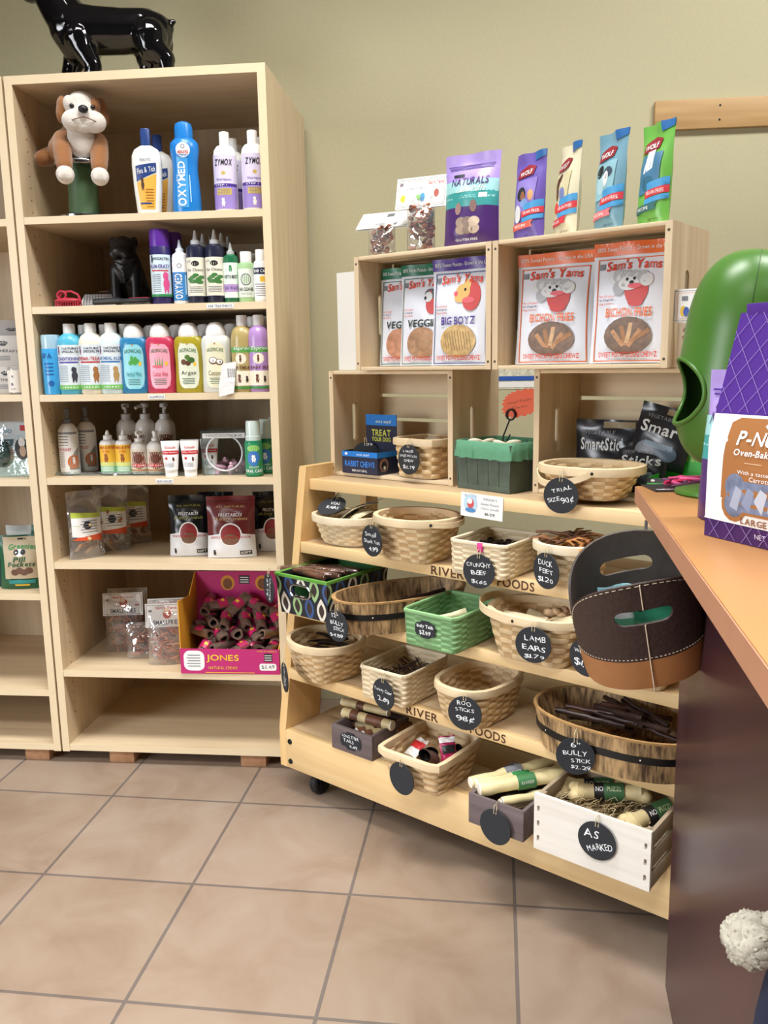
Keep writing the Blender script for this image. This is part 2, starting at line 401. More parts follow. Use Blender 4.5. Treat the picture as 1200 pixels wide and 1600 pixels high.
# ------------------------------------------------------------------ rolling rack
RL = 1.255
SH_Z = [(.962, .135), (.775, .09), (.587, .05), (.397, .02)]
def rack():
    root = thing('display_rack', 'rolling pine display rack with five stepped shelves of baskets', 'rack', RK)
    for x in (-.028, RL):
        pts = [(0, .085), (.0, .21), (.125, 1.0), (.265, 1.0), (.15, .21), (.15, .085)]
        m = MB(); plate(m, pts, (), .028, PINEV, lambda a, b, d: Vector((x+d, a, b))); m.build('front_upright', root)
        MB().box(x, .40, .085, x+.028, .46, 1.0, PINEV, .002).build('rear_upright', root)
    for i, (z, v) in enumerate(SH_Z):
        sh = MB(); n = 3; d = (.45-v-.02)/n
        for k in range(n): sh.box(.001, v+.02+k*d+.0015, z-.02, RL-.001, v+.02+(k+1)*d-.0015, z-.001, PINED, .001)
        sh.build('shelf_plank', root)
        m = MB().box(.0005, v, z-.032, RL-.0005, v+.02, z, PINE, .0015)
        o = m.build('front_rail', root)
        if i in (1, 3):
            b = mat('5b3a24', .8); l = MB(); u0 = .485 if i == 1 else .45
            for w_, x_ in (('RIVER', -.33), ('FOODS', .33)):
                l = MB(); pr(l, [('t', w_, x_, .5, .34, .74, b, {'b': 1})], flat(u0+.155, v, z-.032), .31, .032); l.build('burnt_lettering', o)
    MB().box(-.0005, 0, .085, RL+.0005, .024, .207, PINE, .002).build('bottom_rail', root)
    bt = MB()
    for k in range(3): bt.box(.001, .0245+k*.14, .187, RL-.001, .0245+(k+1)*.14-.002, .206, PINED, .001)
    bt.build('bottom_plank', root)
    MB().box(.001, .43, .085, RL-.001, .45, .2, PINED).build('back_rail', root)
    for x in (.016, RL-.016):
        for z in (.108, .172):
            MB().lathe([(.0085, 0), (.008, .003), (.004, .0042)], DARKMETAL, 16, M=Matrix.Translation((x, 0, z)) @ Matrix.Rotation(pi/2, 4, 'X'), cap0=False).build('bolt', root)
    for x in (.08, RL-.035):
        for y in (.03, .36):
            c = MB().box(x-.03, y, .08, x+.03, y+.06, .085, DARKMETAL)
            for s in (-.019, .017): c.box(x+s, y+.012, .03, x+s+.002, y+.045, .08, DARKMETAL)
            cc = c.build('caster', root)
            MB().lathe([(.012, -.014), (.032, -.014), (.037, -.009), (.037, .009), (.032, .014), (.012, .014)], BLK, 28, M=Matrix.Translation((x, y+.03, .037)) @ Matrix.Rotation(pi/2, 4, 'Y')).build('wheel', cc)
    return root
rack()

# ------------------------------------------------------------------ wooden crates lying on their sides
def crate(M, label):
    Wd, H, D, t = .457, .318, .24, .016
    root = thing('wooden_crate', label, 'crate', M, 'pine crates stacked on the rack')
    for x in (0, Wd-t):
        m = MB(); plate(m, [(0, 0), (D, 0), (D, H), (0, H)], [rrect(D*.42, H/2, .026, .12, .0125, 5)], t, CRATEV, lambda a, b, d: Vector((x+d, a, b)))
        nail = mat('4a3a28', .6)
        for z in (.02, .298): m.add([(x+.008+.0035*cos(k*pi/4), -.0003, z+.0035*sin(k*pi/4)) for k in range(8)], [tuple(range(8))], nail)
        m.build('end_panel', root)
    for z in (0, H-.01):
        for k in range(3):
            y0 = .001+k*.081; MB().box(t+.0005, y0, z, Wd-t-.0005, y0+.074, z+.01, CRATEX, .001).build('slat', root)
    for k in range(4):
        z0 = .012+k*.0765; MB().box(t+.0005, D-.011, z0, Wd-t-.0005, D-.002, z0+.066, CRATEX, .001).build('back_slat', root)
    return root
crate(at(RK, -.008, .245, .962), 'pine crate standing lower left on the rack behind the blue chew boxes')
crate(at(RK, .69, .262, .962), 'pine crate standing lower right on the rack behind the trial size basket')
crate(at(RK, .138, .205, 1.2815), 'pine crate stacked upper left holding two green and one purple topped bag')
crate(at(RK, .598, .207, 1.2815), 'pine crate stacked upper right holding two orange topped bags')

# ------------------------------------------------------------------ sales counter
def counter():
    root = thing('sales_counter', 'sales counter with beech top and maroon front panel at the right', 'counter', CT)
    top = wood('beech_top', 'a87647', 'b58350', 1, .7, .42, contrast=.6)
    edge = mat('b17f62', .5, var=.04, scale=12)
    MB().box(0, -2.2, 1.017, 1.1, 0, 1.05, top, .0015).build('countertop', root)
    MB().box(-.002, -2.2, 1.0175, -.0003, 0, 1.0488, edge).build('edge_band', root)
    MB().box(.085, -2.1, 0, 1.0, -.10, 1.017, mat('452a2f', .34, spec=.35, coat=.06)).build('front_panel', root)
counter()
# ------------------------------------------------------------------ bottles
def interp(prof, z):
    for (r0, z0), (r1, z1) in zip(prof, prof[1:]):
        if z0 <= z <= z1 and z1 > z0: return r0+(r1-r0)*(z-z0)/(z1-z0)
    return prof[-1][0]
SHAPES = {
 'round': ([(.93, 0), (1, .018), (1, .70), (.95, .76), (.80, .82), (.50, .86), (.40, .87)], [(.46, .86), (.47, .865), (.46, .99), (.42, 1)], 1),
 'dome': ([(.94, 0), (1, .02), (.985, .15), (.95, .42), (1, .68), (.95, .76), (.80, .80), (.6, .81)], [(.66, .79), (.68, .80), (.66, .87), (.56, .94), (.36, .985), (.02, 1)], .62),
 'tall': ([(.95, 0), (1, .015), (1, .70), (.93, .77), (.70, .82), (.38, .84)], [(.43, .825), (.43, .99), (.40, 1)], 1),
 'flask': ([(.70, 0), (.80, .03), (.93, .3), (1, .58), (.97, .69), (.78, .76), (.42, .80), (.30, .81)], [(.33, .80), (.33, .985), (.29, 1)], .5),
 'waist': ([(.96, 0), (1, .02), (.98, .2), (.86, .48), (.88, .56), (1, .70), (.95, .77), (.72, .81), (.55, .815)], [(.62, .80), (.62, .93), (.55, .975), (.3, .998), (.02, 1)], .8),
 'can': ([(.95, 0), (1, .01), (1, .76), (.93, .78)], [(.97, .765), (.97, .95), (.90, 1)], 1),
 'nozzle': ([(.95, 0), (1, .015), (1, .70), (.92, .765), (.55, .80), (.42, .81)], [(.50, .79), (.50, .855), (.30, .87), (.22, .91), (.12, .985), (.06, 1)], 1),
 'dropper': ([(.95, 0), (1, .015), (1, .70), (.85, .76), (.5, .79), (.42, .80)], [(.52, .78), (.52, .88), (.28, .90), (.22, .95), (.12, 1)], 1),
 'flip': ([(.95, 0), (1, .015), (1, .70), (.90, .77), (.62, .80)], [(.68, .79), (.69, .985), (.64, 1)], .85),
 'spray': ([(.95, 0), (1, .015), (1, .62), (.94, .68), (.62, .75), (.42, .77)], [(.42, .76), (.42, .83), (.24, .85), (.24, .93), (.30, .935), (.30, .99), (.26, 1)], 1),
 'pump': ([(.95, 0), (1, .015), (1, .60), (.92, .68), (.62, .74), (.42, .755)], [(.48, .745), (.48, .83), (.16, .84), (.16, .93), (.40, .935), (.40, .985), (.3, 1)], 1),
 'foam': ([(.95, 0), (1, .015), (1, .60), (.9, .645), (.7, .655)], [(.86, .64), (.86, .72), (.80, .73), (.80, .96), (.72, 1)], 1),
}
def bottle(M, W, H, shape, body, cap, lab, items, label, name='shampoo_bottle', group=None, extra=None, seg=28):
    """lab = (y0, y1 as height fractions, arc width in body radii, background material)"""
    pb, pc, sy = SHAPES[shape]; r = W/2
    root = thing(name, label, 'bottle', M, group)
    MB().lathe([(a*r, z*H) for a, z in pb], body, seg, 1, sy).build('body', root)
    m = MB().lathe([(a*r, z*H) for a, z in pc], cap, 20, 1, min(1, sy*1.25))
    if shape == 'pump': m.tube([(0, 0, .955*H), (-.0, -r*.7, .955*H), (0, -r*1.1, .93*H)], r*.16, cap)
    if shape == 'spray': m.box(-r*.13, -r*.42, .945*H, r*.13, 0, .985*H, cap, .001)
    m.build('cap', root)
    if extra: extra(root, r, H)
    if lab:
        y0, y1, aw, bg = lab; w = aw*r; h = (y1-y0)*H
        def mp(x, y, o):
            zz = y0*H+y; q = interp(pb, min(zz/H, pb[-1][1]))*r; th = x/r
            n = Vector((sin(th)*sy, -cos(th), 0)).normalized()
            return Vector((q*sin(th), -q*sy*cos(th), zz))+n*(o+.0003)
        l = MB()
        pr(l, ([('r', 0, .5, 1, 1, bg)] if bg else [])+items, mp, w, h, r*.22)
        l.build('label', root)
    return root
def T(*a, **o): return ('t', *a, o)
def lines(x, y0, y1, w, n, m, h=.5):
    d = (y1-y0)/n; return [('r', x+(-.04*w if i % 2 else 0), y0+d*(i+.5), w*(1 if i % 2 else .9), d*h, m) for i in range(n)]
def dog(x, y, s, m, a=1.0):
    return [('e', x, y, s*.5, s*.55*a, m), ('e', x-s*.12, y+s*.75*a, s*.36, s*.36*a, m), ('e', x+s*.2, y-s*.45*a, s*.16, s*.4*a, m), ('e', x-s*.25, y-s*.45*a, s*.14, s*.42*a, m), ('e', x+s*.22, y+s*.75*a, s*.12, s*.3*a, m)]
def bk(x, y, lv, rz=0, dz=0): return at(BK, x, y, T7[lv-1]+.0003+dz, rz)

# shelf 1
def flea():
    nv = mat('23407e', .4); og = mat('efb248', .45)
    return bottle(bk(.396, .05, 1, 8), .089, .244, 'flask', mat('eeeee8', .35), mat('23407e', .35), (.05, .66, 1.5, None), [
        ('p', [(-.40, .02), (.40, .02), (.5, .70), (-.5, .52)], og), ('p', [(-.5, .54), (.5, .72), (.5, .9), (-.5, .84)], nv), T('Flea & Tick', .02, .76, .86, .1, WHT, r=8),
        T('MEDICATED', .0, .95, .5, .05, nv), *dog(-.18, .48, .16, mat('4a2c1c', .6), .8), *lines(.14, .04, .42, .42, 7, mat('a06a20', .6), .35), ('r', -.1, .13, .6, .03, nv)], 'flat white flea shampoo bottle with navy cap, front one of the pair')
fl = flea(); copy_tree(fl, bk(.404, .125, 1, 8), 'flat white flea shampoo bottle with navy cap, behind its twin')
BLU = mat('1f7fd0', .3); LBL = mat('a8d4f0', .4)
bottle(bk(.511, .055, 1, 6), .085, .259, 'waist', BLU, BLU, (.04, .78, 1.5, None), [('e', .03, .86, .34, .11, WHT), T('MEDICATED', .03, .83, .5, .045, RED, b=1), ('o', .03, .91, .09, .03, NAVY, .025), *lines(.03, .76, .8, .5, 2, BLU),
    ('p', [(-.36, .03), (.2, .02), (.24, .74), (-.34, .76)], mat('4a9fe0', .35)), T('OXYMED', -.10, .37, 1.95, .13, WHT, b=1, r=90), T('pet', -.34, .46, .3, .05, WHT, r=90), ('r', .3, .3, .05, .4, LBL)], 'bright blue domed bottle of medicated dog shampoo with white vertical lettering')
LAV = mat('9c86cc', .45); LAV2 = mat('dcd4ee', .45); GLD = mat('c9b25a', .4); DPUR = mat('4a3192', .4)
def zy(M, lb, W=.068): return bottle(M, W, .225, 'tall', WHT, WHT, (.03, .70, 2.6, LAV2), [('r', 0, .21, 1, .42, LAV), T('ZYMOX', .0, .86, .62, .12, BLK, b=1, s=.2), ('e', 0, .66, .07, .035, GLD), T('Shampoo', 0, .54, .5, .06, DPUR), ('r', 0, .44, 1, .06, DPUR), T('STEP 1', -.1, .44, .4, .03, WHT), ('r', .0, .32, .5, .12, GLD), *lines(0, .27, .37, .4, 4, DPUR, .3), *dog(-.03, .11, .12, mat('e8e6e2', .6), .7)], lb, group='white and purple bottles on the top shelf')
z = zy(bk(.632, .055, 1, 4), 'white and purple pet shampoo bottle, left of the two front ones')
copy_tree(z, bk(.635, .13, 1, -4), 'white and purple bottle directly behind the left front one'); copy_tree(z, bk(.632, .21, 1, 3), 'white and purple bottle rearmost of its row, near the upright')
copy_tree(z, bk(.717, .05, 1, 20), 'white and purple pet shampoo bottle beside the right-hand upright'); copy_tree(z, bk(.716, .13, 1, -8), 'white and purple bottle half hidden behind the right front one')

# shelf 2
def plum(): return bottle(bk(.422, .045, 2, 12), .062, .218, 'can', mat('2b2260', .35), mat('5a2a96', .35), (.1, .66, 2.4, mat('d4e6f0', .4)), [T('SPECIALTIES', .06, .9, .66, .06, NAVY, b=1), *dog(-.32, .88, .1, NAVY), T('PLUM-CRAZY', 0, .72, .82, .09, DPUR, b=1), ('r', 0, .62, .7, .03, RED), *lines(-.14, .1, .55, .36, 9, GREY, .3), *dog(.24, .3, .26, mat('e0508c', .5), 1.0), ('r', 0, .03, 1, .06, GRN)], 'purple spray bottle with pale blue label beside the black dog statue', 'grooming_spray')
p = plum(); copy_tree(p, bk(.436, .115, 2, 0), 'purple capped spray bottle behind the front purple one')
bottle(bk(.482, .045, 2, 10), .048, .188, 'nozzle', mat('ececee', .35), mat('d8e2ee', .35), (.05, .66, 2.4, mat('3b86c8', .4)), [('r', 0, .86, 1, .28, WHT), ('o', 0, .88, .12, .06, NAVY, .03), T('OXYMED', -.08, .36, 1.25, .2, WHT, b=1, r=90), ('r', .3, .4, .08, .5, LBL)], 'small white and blue ear cleaner bottle with conical tip', 'ear_cleaner')
def grn(M, lb):
    d = mat('20243a', .3); lg = mat('3f7a3a', .5)
    return bottle(M, .058, .214, 'nozzle', d, mat('c3c6c8', .4), (.1, .62, 2.5, mat('e9e6d4', .5)), [('e', 0, .84, .16, .07, BLK), T('OLIVE', -.3, .9, .25, .05, GREY), T('Ear Cleaner', 0, .68, .7, .07, BLK), *[('e', -.24+.12*k, .44+.05*(k % 3), .13, .045, lg) for k in range(5)], ('e', -.1, .38, .2, .05, lg), ('e', .16, .36, .15, .05, lg), *lines(0, .08, .26, .6, 4, GREY, .3)], lb, 'ear_cleaner', 'dark bottles of herbal ear cleaner')
g = grn(bk(.532, .045, 2, 10), 'dark ear cleaner bottle with leaf label, left of the two front ones')
for x, y, a, lb in ((.533, .115, 0, 'dark ear cleaner bottle second in the left row'), (.534, .185, 5, 'dark ear cleaner bottle last in the left row'), (.590, .045, 9, 'dark ear cleaner bottle with leaf label, right of the two front ones'), (.591, .115, 3, 'dark ear cleaner bottle second in the right row'), (.592, .185, 0, 'dark ear cleaner bottle last in the right row')): copy_tree(g, bk(x, y, 2, a), lb)
bottle(bk(.638, .045, 2, 10), .046, .175, 'nozzle', mat('1f6a44', .3), mat('b8bcbc', .35), (.08, .66, 2.5, mat('dfeee4', .5)), [*dog(0, .82, .16, GRN, .6), T("VET'S BEST", 0, .6, .7, .1, BLK, b=1), ('r', 0, .28, 1, .22, mat('b89acb', .5)), T('EAR WASH', 0, .28, .7, .1, DPUR)], 'small green ear wash bottle with grey pointed cap', 'ear_cleaner')
lgb = bottle(bk(.684, .045, 2, 8), .05, .147, 'flip', mat('a9cf9a', .3), WHT, (.1, .66, 2.2, mat('e6efe2', .5)), [('e', 0, .62, .3, .22, GREY), ('e', 0, .62, .24, .17, mat('cfe4c4', .5)), T('EAR CLEANER', 0, .28, .8, .12, BLK, b=1), T('FOR DOGS', 0, .12, .6, .08, GREY)], 'pale green ear cleaner bottle with white flip cap', 'ear_cleaner')
copy_tree(lgb, bk(.702, .1, 2, 0), 'pale ear cleaner bottle standing behind the green flip cap one')
bottle(bk(.729, .045, 2, 12), .044, .152, 'flip', WHT, WHT, (.04, .68, 2.5, WHT), [('r', 0, .86, 1, .2, NAVY), T('EAR CARE', 0, .86, .8, .09, WHT, b=1), ('r', .18, .62, .5, .16, YEL), *lines(0, .1, .5, .7, 6, GREY, .3)], 'white bottle with navy label band beside the right upright', 'ear_cleaner')

# shelf 3
bottle(bk(.058, .04, 3, 4), .064, .182, 'can', mat('3f9fd8', .3), mat('a9cbdc', .2), (.04, .72, 2.2, None), [T('SPA', -.1, .9, .5, .12, mat('1d5fa8', .4), b=1), *lines(0, .4, .75, .4, 4, mat('1d5fa8', .4), .35), ('e', .05, .22, .13, .07, mat('1d5fa8', .4))], 'blue spray can with translucent cap at the left end of the shampoo row', 'spray_can')
def ns(M, body, hd, ttl, dm, lb):
    return bottle(M, .076, .214, 'round', body, WHT, (.07, .70, 2.35, mat('e2ecf0', .45)), [*dog(-.34, .86, .1, mat('7a4a6a', .5)), T("NATURE'S", .12, .92, .56, .05, NAVY, b=1), T('SPECIALTIES', .12, .85, .6, .05, NAVY, b=1), T(ttl, 0, .69, .84, .075, hd, b=1), ('r', 0, .61, .7, .035, hd), *lines(-.2, .16, .55, .42, 9, mat('9fb0bd', .6), .4), *dog(.2, .31, .2, dm, .9), ('r', 0, .05, 1, .1, mat('7ec46a', .5)), ('r', 0, .05, .5, .03, WHT)], lb, group='tall bottles with dog picture labels')
cb = mat('58b9d6', .3); n1 = ns(bk(.119, .04, 3, 8), cb, mat('5a4aa8', .5), 'CONDITIONING', mat('3a3a48', .6), 'sky blue shampoo bottle with white cap and dog label')
n2 = ns(bk(.187, .04, 3, 10), mat('f2ead6', .35), mat('c0303a', .5), 'DERMA-TREAT', mat('a8703a', .6), 'cream shampoo bottle with red title and dog label')
n3 = ns(bk(.252, .04, 3, 8), mat('d8ecec', .35), mat('3a78b8', .5), 'OATMEAL ALOE', mat('b8925a', .6), 'pale mint shampoo bottle with blue title and dog label')
copy_tree(n1, bk(.127, .125, 3, 0), 'blue shampoo bottle behind the sky blue one'); copy_tree(n2, bk(.196, .125, 3, 0), 'cream shampoo bottle behind the red titled one'); copy_tree(n3, bk(.262, .125, 3, 0), 'pale mint shampoo bottle behind its twin with blue title')
def aroma(M, body, lab, art, ttl, tm, lb):
    return bottle(M, .092, .211, 'dome', body, mat('f0f0ee', .3), (.05, .74, 1.55, None), [('p', rrect(0, .48, .98, .92, .3, 6), lab), ('f', 0, .47, .84, .8, WHT, .006), ('e', 0, .93, .05, .018, TAN), T('AROMACARE', 0, .79, .74, .075, mat('2f6a3a', .5), arc=.02), *art, T(ttl, 0, .33, .66, .1, tm), *lines(0, .1, .24, .56, 4, mat('5a7a6a', .6), .35)], lb, group='domed cap shampoo bottles in the middle of the shelf')
lf = mat('4fa84a', .5)
leaves = [('e', -.12+.1*k, .56+.035*(k % 2), .1, .05, lf) for k in range(4)]+[('e', -.05, .65, .07, .06, lf), ('e', .1, .64, .07, .05, lf), ('e', .3, .54, .07, .045, YEL)]
a1 = aroma(bk(.324, .04, 3, 8), mat('2f7fae', .25), mat('8fd8e4', .4), leaves, 'Herbal Mint', mat('2a8a8a', .5), 'blue domed cap shampoo bottle with mint leaves on label')
a2 = aroma(bk(.407, .04, 3, 8), mat('c23a5a', .25), mat('f0a8bc', .4), [('p', [(-.22+.1*k, .5), (-.16+.1*k, .5), (-.2+.11*k, .68)], lf) for k in range(4)]+[('e', .3, .54, .07, .045, YEL), ('e', -.1, .48, .25, .03, mat('e06a7a', .5))], 'Cactus Aloe', mat('c0304a', .5), 'crimson domed cap shampoo bottle with aloe on label')
a3 = aroma(bk(.497, .04, 3, 6), mat('a89a2a', .2), mat('dfe4cc', .4), [('e', -.2, .56, .13, .06, BRN), ('e', 0, .54, .12, .055, mat('5a3420', .5)), ('e', .14, .6, .16, .06, mat('3f6a2a', .5)), ('e', -.02, .66, .12, .05, mat('557a2a', .5)), ('e', .3, .52, .07, .045, YEL)], 'Argan', mat('2a2a2a', .5), 'olive gold domed cap shampoo bottle with argan nuts on label')
a4 = aroma(bk(.582, .04, 3, 6), mat('d9dcd6', .25), mat('e8e4c4', .4), [('e', -.1, .58, .2, .075, mat('6a4a32', .5)), ('e', -.1, .59, .16, .055, WHT), ('e', .18, .55, .17, .065, mat('6a4a32', .5)), ('e', .18, .56, .13, .045, WHT)], 'Coconut', mat('6a5a2a', .5), 'white domed cap shampoo bottle with coconut halves on label')
for a, x, lb in ((a1, .342, 'blue shampoo bottle behind the mint one, only its domed cap showing'), (a2, .425, 'crimson shampoo bottle behind the aloe one, only its domed cap showing'), (a3, .515, 'gold shampoo bottle behind the argan one, only its domed cap showing'), (a4, .602, 'white shampoo bottle behind the coconut one')): copy_tree(a, bk(x, .14, 3, 0), lb)
def esp(M, body, ttl, lb):
    br = mat('6a3f2a', .55)
    return bottle(M, .070, .228, 'round', body, WHT, (.04, .68, 2.4, body), [('r', 0, .80, 1, .12, mat('57a24a', .5)), T('Espree', 0, .82, .6, .09, WHT, s=.2), ('e', -.04, .62, .2, .11, CRM), *dog(-.05, .61, .08, br), T(ttl, 0, .44, .7, .065, br, b=1), ('r', 0, .22, .94, .3, CRM), *dog(-.1, .2, .13, br, .7), *dog(.16, .19, .1, mat('3a2a22', .6), .7), ('r', 0, .03, 1, .05, mat('3f8a3a', .5))], lb, group='slim bottles with green banded labels at the right')
e1 = esp(bk(.664, .04, 3, 8), mat('b3a068', .3), 'OATMEAL', 'tan shampoo bottle with green banded label'); e2 = esp(bk(.715, .04, 3, 14), mat('b08ac4', .3), 'BABY SILK', 'lavender shampoo bottle with green banded label beside the upright')
copy_tree(e1, bk(.675, .125, 3, 0), 'tan shampoo bottle behind the front tan one'); copy_tree(e2, bk(.715, .12, 3, 0), 'lavender shampoo bottle behind the front lavender one')
# folded white bag hanging over the shelf edge in front of the coconut bottle
m = MB(); plate(m, [(-.022, -.004), (.022, .006), (.034, .10), (-.008, .094), (-.022, .03)], (), .004, mat('e6e6e6', .5, bump=.6, scale=60), lambda a, b, d: Vector((a, d-.002, b)))
pr(m, [('r', .3, .5, .3, .35, WHT), *[('r', .12+.05*k, .55, .02, .22, BLK) for k in range(8)]], flat(0, -.002, 0), .06, .12, None)
tag(m.build('paper_packet', None, None, 38, at(BK, .622, -.012, 1.214, 20, -6)), 'crumpled white packet with barcode hanging at the shelf edge by the coconut bottle', 'packet')

# shelf 4
def acrylic_tray():
    root = thing('acrylic_tray', 'clear acrylic tray under the bottles on the skin care shelf', 'tray', at(BK, .03, .055, .9625))
    MB().box(0, 0, 0, .43, .3, .004, ACRYL).build('base', root)
    MB().box(0, .298, .004, .43, .302, .09, ACRYL).build('back_wall', root); MB().box(0, 0, .004, .43, .003, .012, ACRYL).build('front_lip', root)
    for x in (0, .427):
        m = MB(); plate(m, [(.003, .004), (.298, .004), (.298, .09), (.08, .02), (.003, .012)], (), .003, ACRYL, lambda a, b, d: Vector((x+d, a, b))); m.build('side_wall', root)
acrylic_tray()
def spb(M, lb):
    return bottle(M, .062, .21, 'spray', WHT, mat('6f7276', .3), (.04, .66, 2.6, WHT), [('r', 0, .95, 1, .06, mat('8a8c90', .4)), *lines(-.12, .62, .9, .5, 4, GREY, .35), T('ITCH RELIEF', -.1, .55, .6, .07, RED, r=0), *lines(-.2, .1, .5, .3, 8, mat('b8bcc2', .5), .3), ('p', [(.5, .6), (.34, .5), (.12, .3), (.1, .05), (.5, .05)], mat('9a9894', .5)), ('e', .28, .24, .24, .17, mat('d0702e', .5)), *dog(.28, .26, .09, WHT)], lb, 'spray_bottle')
s = spb(bk(.064, .09, 4, 6, .004), 'white spray bottle with orange dog badge, front of the two'); copy_tree(s, bk(.090, .165, 4, 3, .004), 'white spray bottle with orange dog badge, behind its twin')
hp = mat('d3c6c6', .4)
def grz(M, H, shape, lb): return bottle(M, .056 if H < .16 else .068, H, shape, mat('ded9d2', .35), WHT if H < .16 else mat('c9c6c4', .4), (.06, .58, 2.4, mat('d9cfc0', .5)), [('e', 0, .5, .34, .4, mat('8a4a38', .5)), ('e', 0, .58, .22, .22, mat('5a3428', .5)), ('r', 0, .28, .8, .14, RED), T('PET CARE', 0, .28, .66, .08, WHT, b=1), T('VET AID', 0, .84, .6, .1, BRN, b=1), ('r', 0, .06, 1, .08, TAN)], lb, 'pump_bottle', 'bottles with round red-brown animal badges')
b1 = grz(bk(.194, .25, 4, 14, .004), .216, 'pump', 'large pump bottle in the back row, leftmost of three')
copy_tree(b1, bk(.260, .25, 4, -30, .004), 'large pump bottle in the back row, middle of three'); copy_tree(b1, bk(.328, .25, 4, 24, .004), 'large pump bottle in the back row, rightmost of three')
yb = mat('f0c040', .4)
y = bottle(bk(.195, .09, 4, 8, .004), .053, .138, 'dropper', WHT, WHT, (.04, .68, 2.5, yb), [('r', 0, .12, 1, .24, mat('9ad0a4', .5)), ('r', 0, .3, 1, .14, mat('d8dc8a', .5)), T('EARS & EYES', 0, .9, .8, .09, RED, b=1), T('1%', 0, .76, .3, .08, ORG, b=1), *dog(-.02, .5, .2, mat('9a5a24', .6), .8), *lines(0, .04, .2, .6, 3, WHT, .4)], 'yellow and mint dropper bottle, left of the two', 'dropper_bottle', 'yellow dropper bottles')
copy_tree(y, bk(.247, .09, 4, 12, .004), 'yellow and mint dropper bottle, right of the two')
grz(bk(.298, .09, 4, 10, .004), .135, 'pump', 'small pump bottle in front, next to the yellow droppers'); grz(bk(.352, .09, 4, 16, .004), .135, 'spray', 'small spray bottle in front, beside the white tubes')
def tube(M, lb):
    root = thing('ointment_tube', lb, 'tube', M, 'white ointment tubes standing on their caps'); W_, H_ = .058, .112
    rings = [[(W_/2*(.72+.28*t)*cos(a), (.017*(1-t)+.0015)*sin(a), .022+t*(H_-.022)) for a in [2*pi*k/24 for k in range(24)]] for t in [i/8 for i in range(9)]]
    b = MB().loft(rings, mat('f0efee', .35))
    def mp(x, y_, o): t = min(1, max(0, (y_-.0)/(H_-.022))); k = min(.98, abs(x)/(W_/2*(.72+.28*t))); return Vector((x, -(.017*(1-t)+.0015)*sqrt(1-k*k)-o-.0005, .022+y_))
    pr(b, [T('Cuticolin', 0, .78, .56, .08, RED, b=1), ('r', 0, .60, .86, .13, RED), T('5-Day Ointment', 0, .60, .74, .07, WHT), ('e', -.22, .4, .07, .05, RED), *dog(.16, .36, .12, mat('5a2a1c', .6), .6), *lines(-.05, .1, .26, .5, 4, GREY, .3)], mp, W_, .09, .01)
    b.build('body', root); MB().lathe([(.0165, 0), (.0175, .001), (.0175, .022), (.0165, .0225)], WHT, 24, 1.1, .8).build('cap', root)
    return root
t = tube(bk(.420, .035, 4, 12), 'white ointment tube with red band, left of the front two')
copy_tree(t, bk(.480, .04, 4, 16), 'white ointment tube with red band, right of the front two'); copy_tree(t, bk(.466, .085, 4, 6), 'white ointment tube in the back row, left'); copy_tree(t, bk(.528, .09, 4, 10), 'white ointment tube in the back row next to the clear box')
def tooth_box():
    root = thing('clear_box', 'clear plastic bin with round opening full of pink finger toothbrushes', 'box', at(BK, .512, .055, .9625, 6)); w, d, h = .145, .13, .14
    m = MB(); plate(m, [(0, 0), (w, 0), (w, h), (0, h)], [ell(w/2, .07, .056, .056, 36)], .002, ACRYL, lambda a, b, q: Vector((a, q, b))); m.build('front_panel', root)
    MB().box(0, .002, 0, .002, d, h, ACRYL).box(w-.002, .002, 0, w, d, h, ACRYL).box(.002, d-.002, 0, w-.002, d, h, ACRYL).box(.002, .002, 0, w-.002, d-.002, .002, ACRYL).box(.002, .002, h-.002, w-.002, d-.002, h, ACRYL).build('case', root)
    m = MB(); n = 36; m.tube([(w/2+.056*cos(2*pi*k/n), 0, .07+.056*sin(2*pi*k/n)) for k in range(n)], .0028, mat('dfe3e6', .2), 6, closed=True); m.build('opening_ring', root)
    l = MB().box(.006, -.0012, h-.024, w-.006, 0, h-.008, WHT); pr(l, [T('TOOTHBRUSH $1.50', 0, .5, .86, .5, mat('4a4a60', .6))], flat(w/2, -.0012, h-.024), w-.012, .016); l.build('price_strip', root)
    return root
tooth_box()
rn = random.Random(5); pk = mat('e2b4c8', .5)
tb0 = MB().tube([(0, 0, 0), (.0, 0, .018), (.0, 0, .03)], [.008, .0078, .004], pk, 10).box(-.005, -.008, .012, .005, -.005, .026, mat('eed3de', .5)).build('finger_toothbrush')
for k in range(22):
    q = tb0 if k == 0 else tb0.copy()
    if k: COL.objects.link(q)
    q.matrix_world = at(BK, (.532)+.105*rn.random(), .085+.075*rn.random(), .974+.012*(k//8), rn.uniform(0, 360), rn.uniform(60, 120))
    tag(q, 'pale pink finger toothbrush in the clear plastic bin', 'toothbrush', 'pink finger toothbrushes in the bin')
fg = mat('1f7a4e', .25)
gf = bottle(bk(.683, .045, 4, 12), .056, .172, 'foam', fg, mat('c6d6d0', .15), (.04, .6, 2.4, mat('2c8f62', .4)), [('e', 0, .84, .3, .1, mat('9ad06a', .5)), ('e', 0, .52, .3, .24, mat('3a78c0', .5)), *dog(0, .5, .2, WHT, .6), ('e', .3, .36, .12, .1, GRN), T('ORAL CARE', 0, .12, .8, .1, WHT, b=1), T('FOAM', 0, .24, .4, .06, WHT)], 'green oral care foam bottle with clear cap, front of the row', 'foam_bottle', 'green foam bottles in a row')
copy_tree(gf, bk(.708, .115, 4, 0), 'green foam bottle with clear cap, second in the row'); copy_tree(gf, bk(.72, .185, 4, 0), 'green foam bottle with clear cap, third in the row')
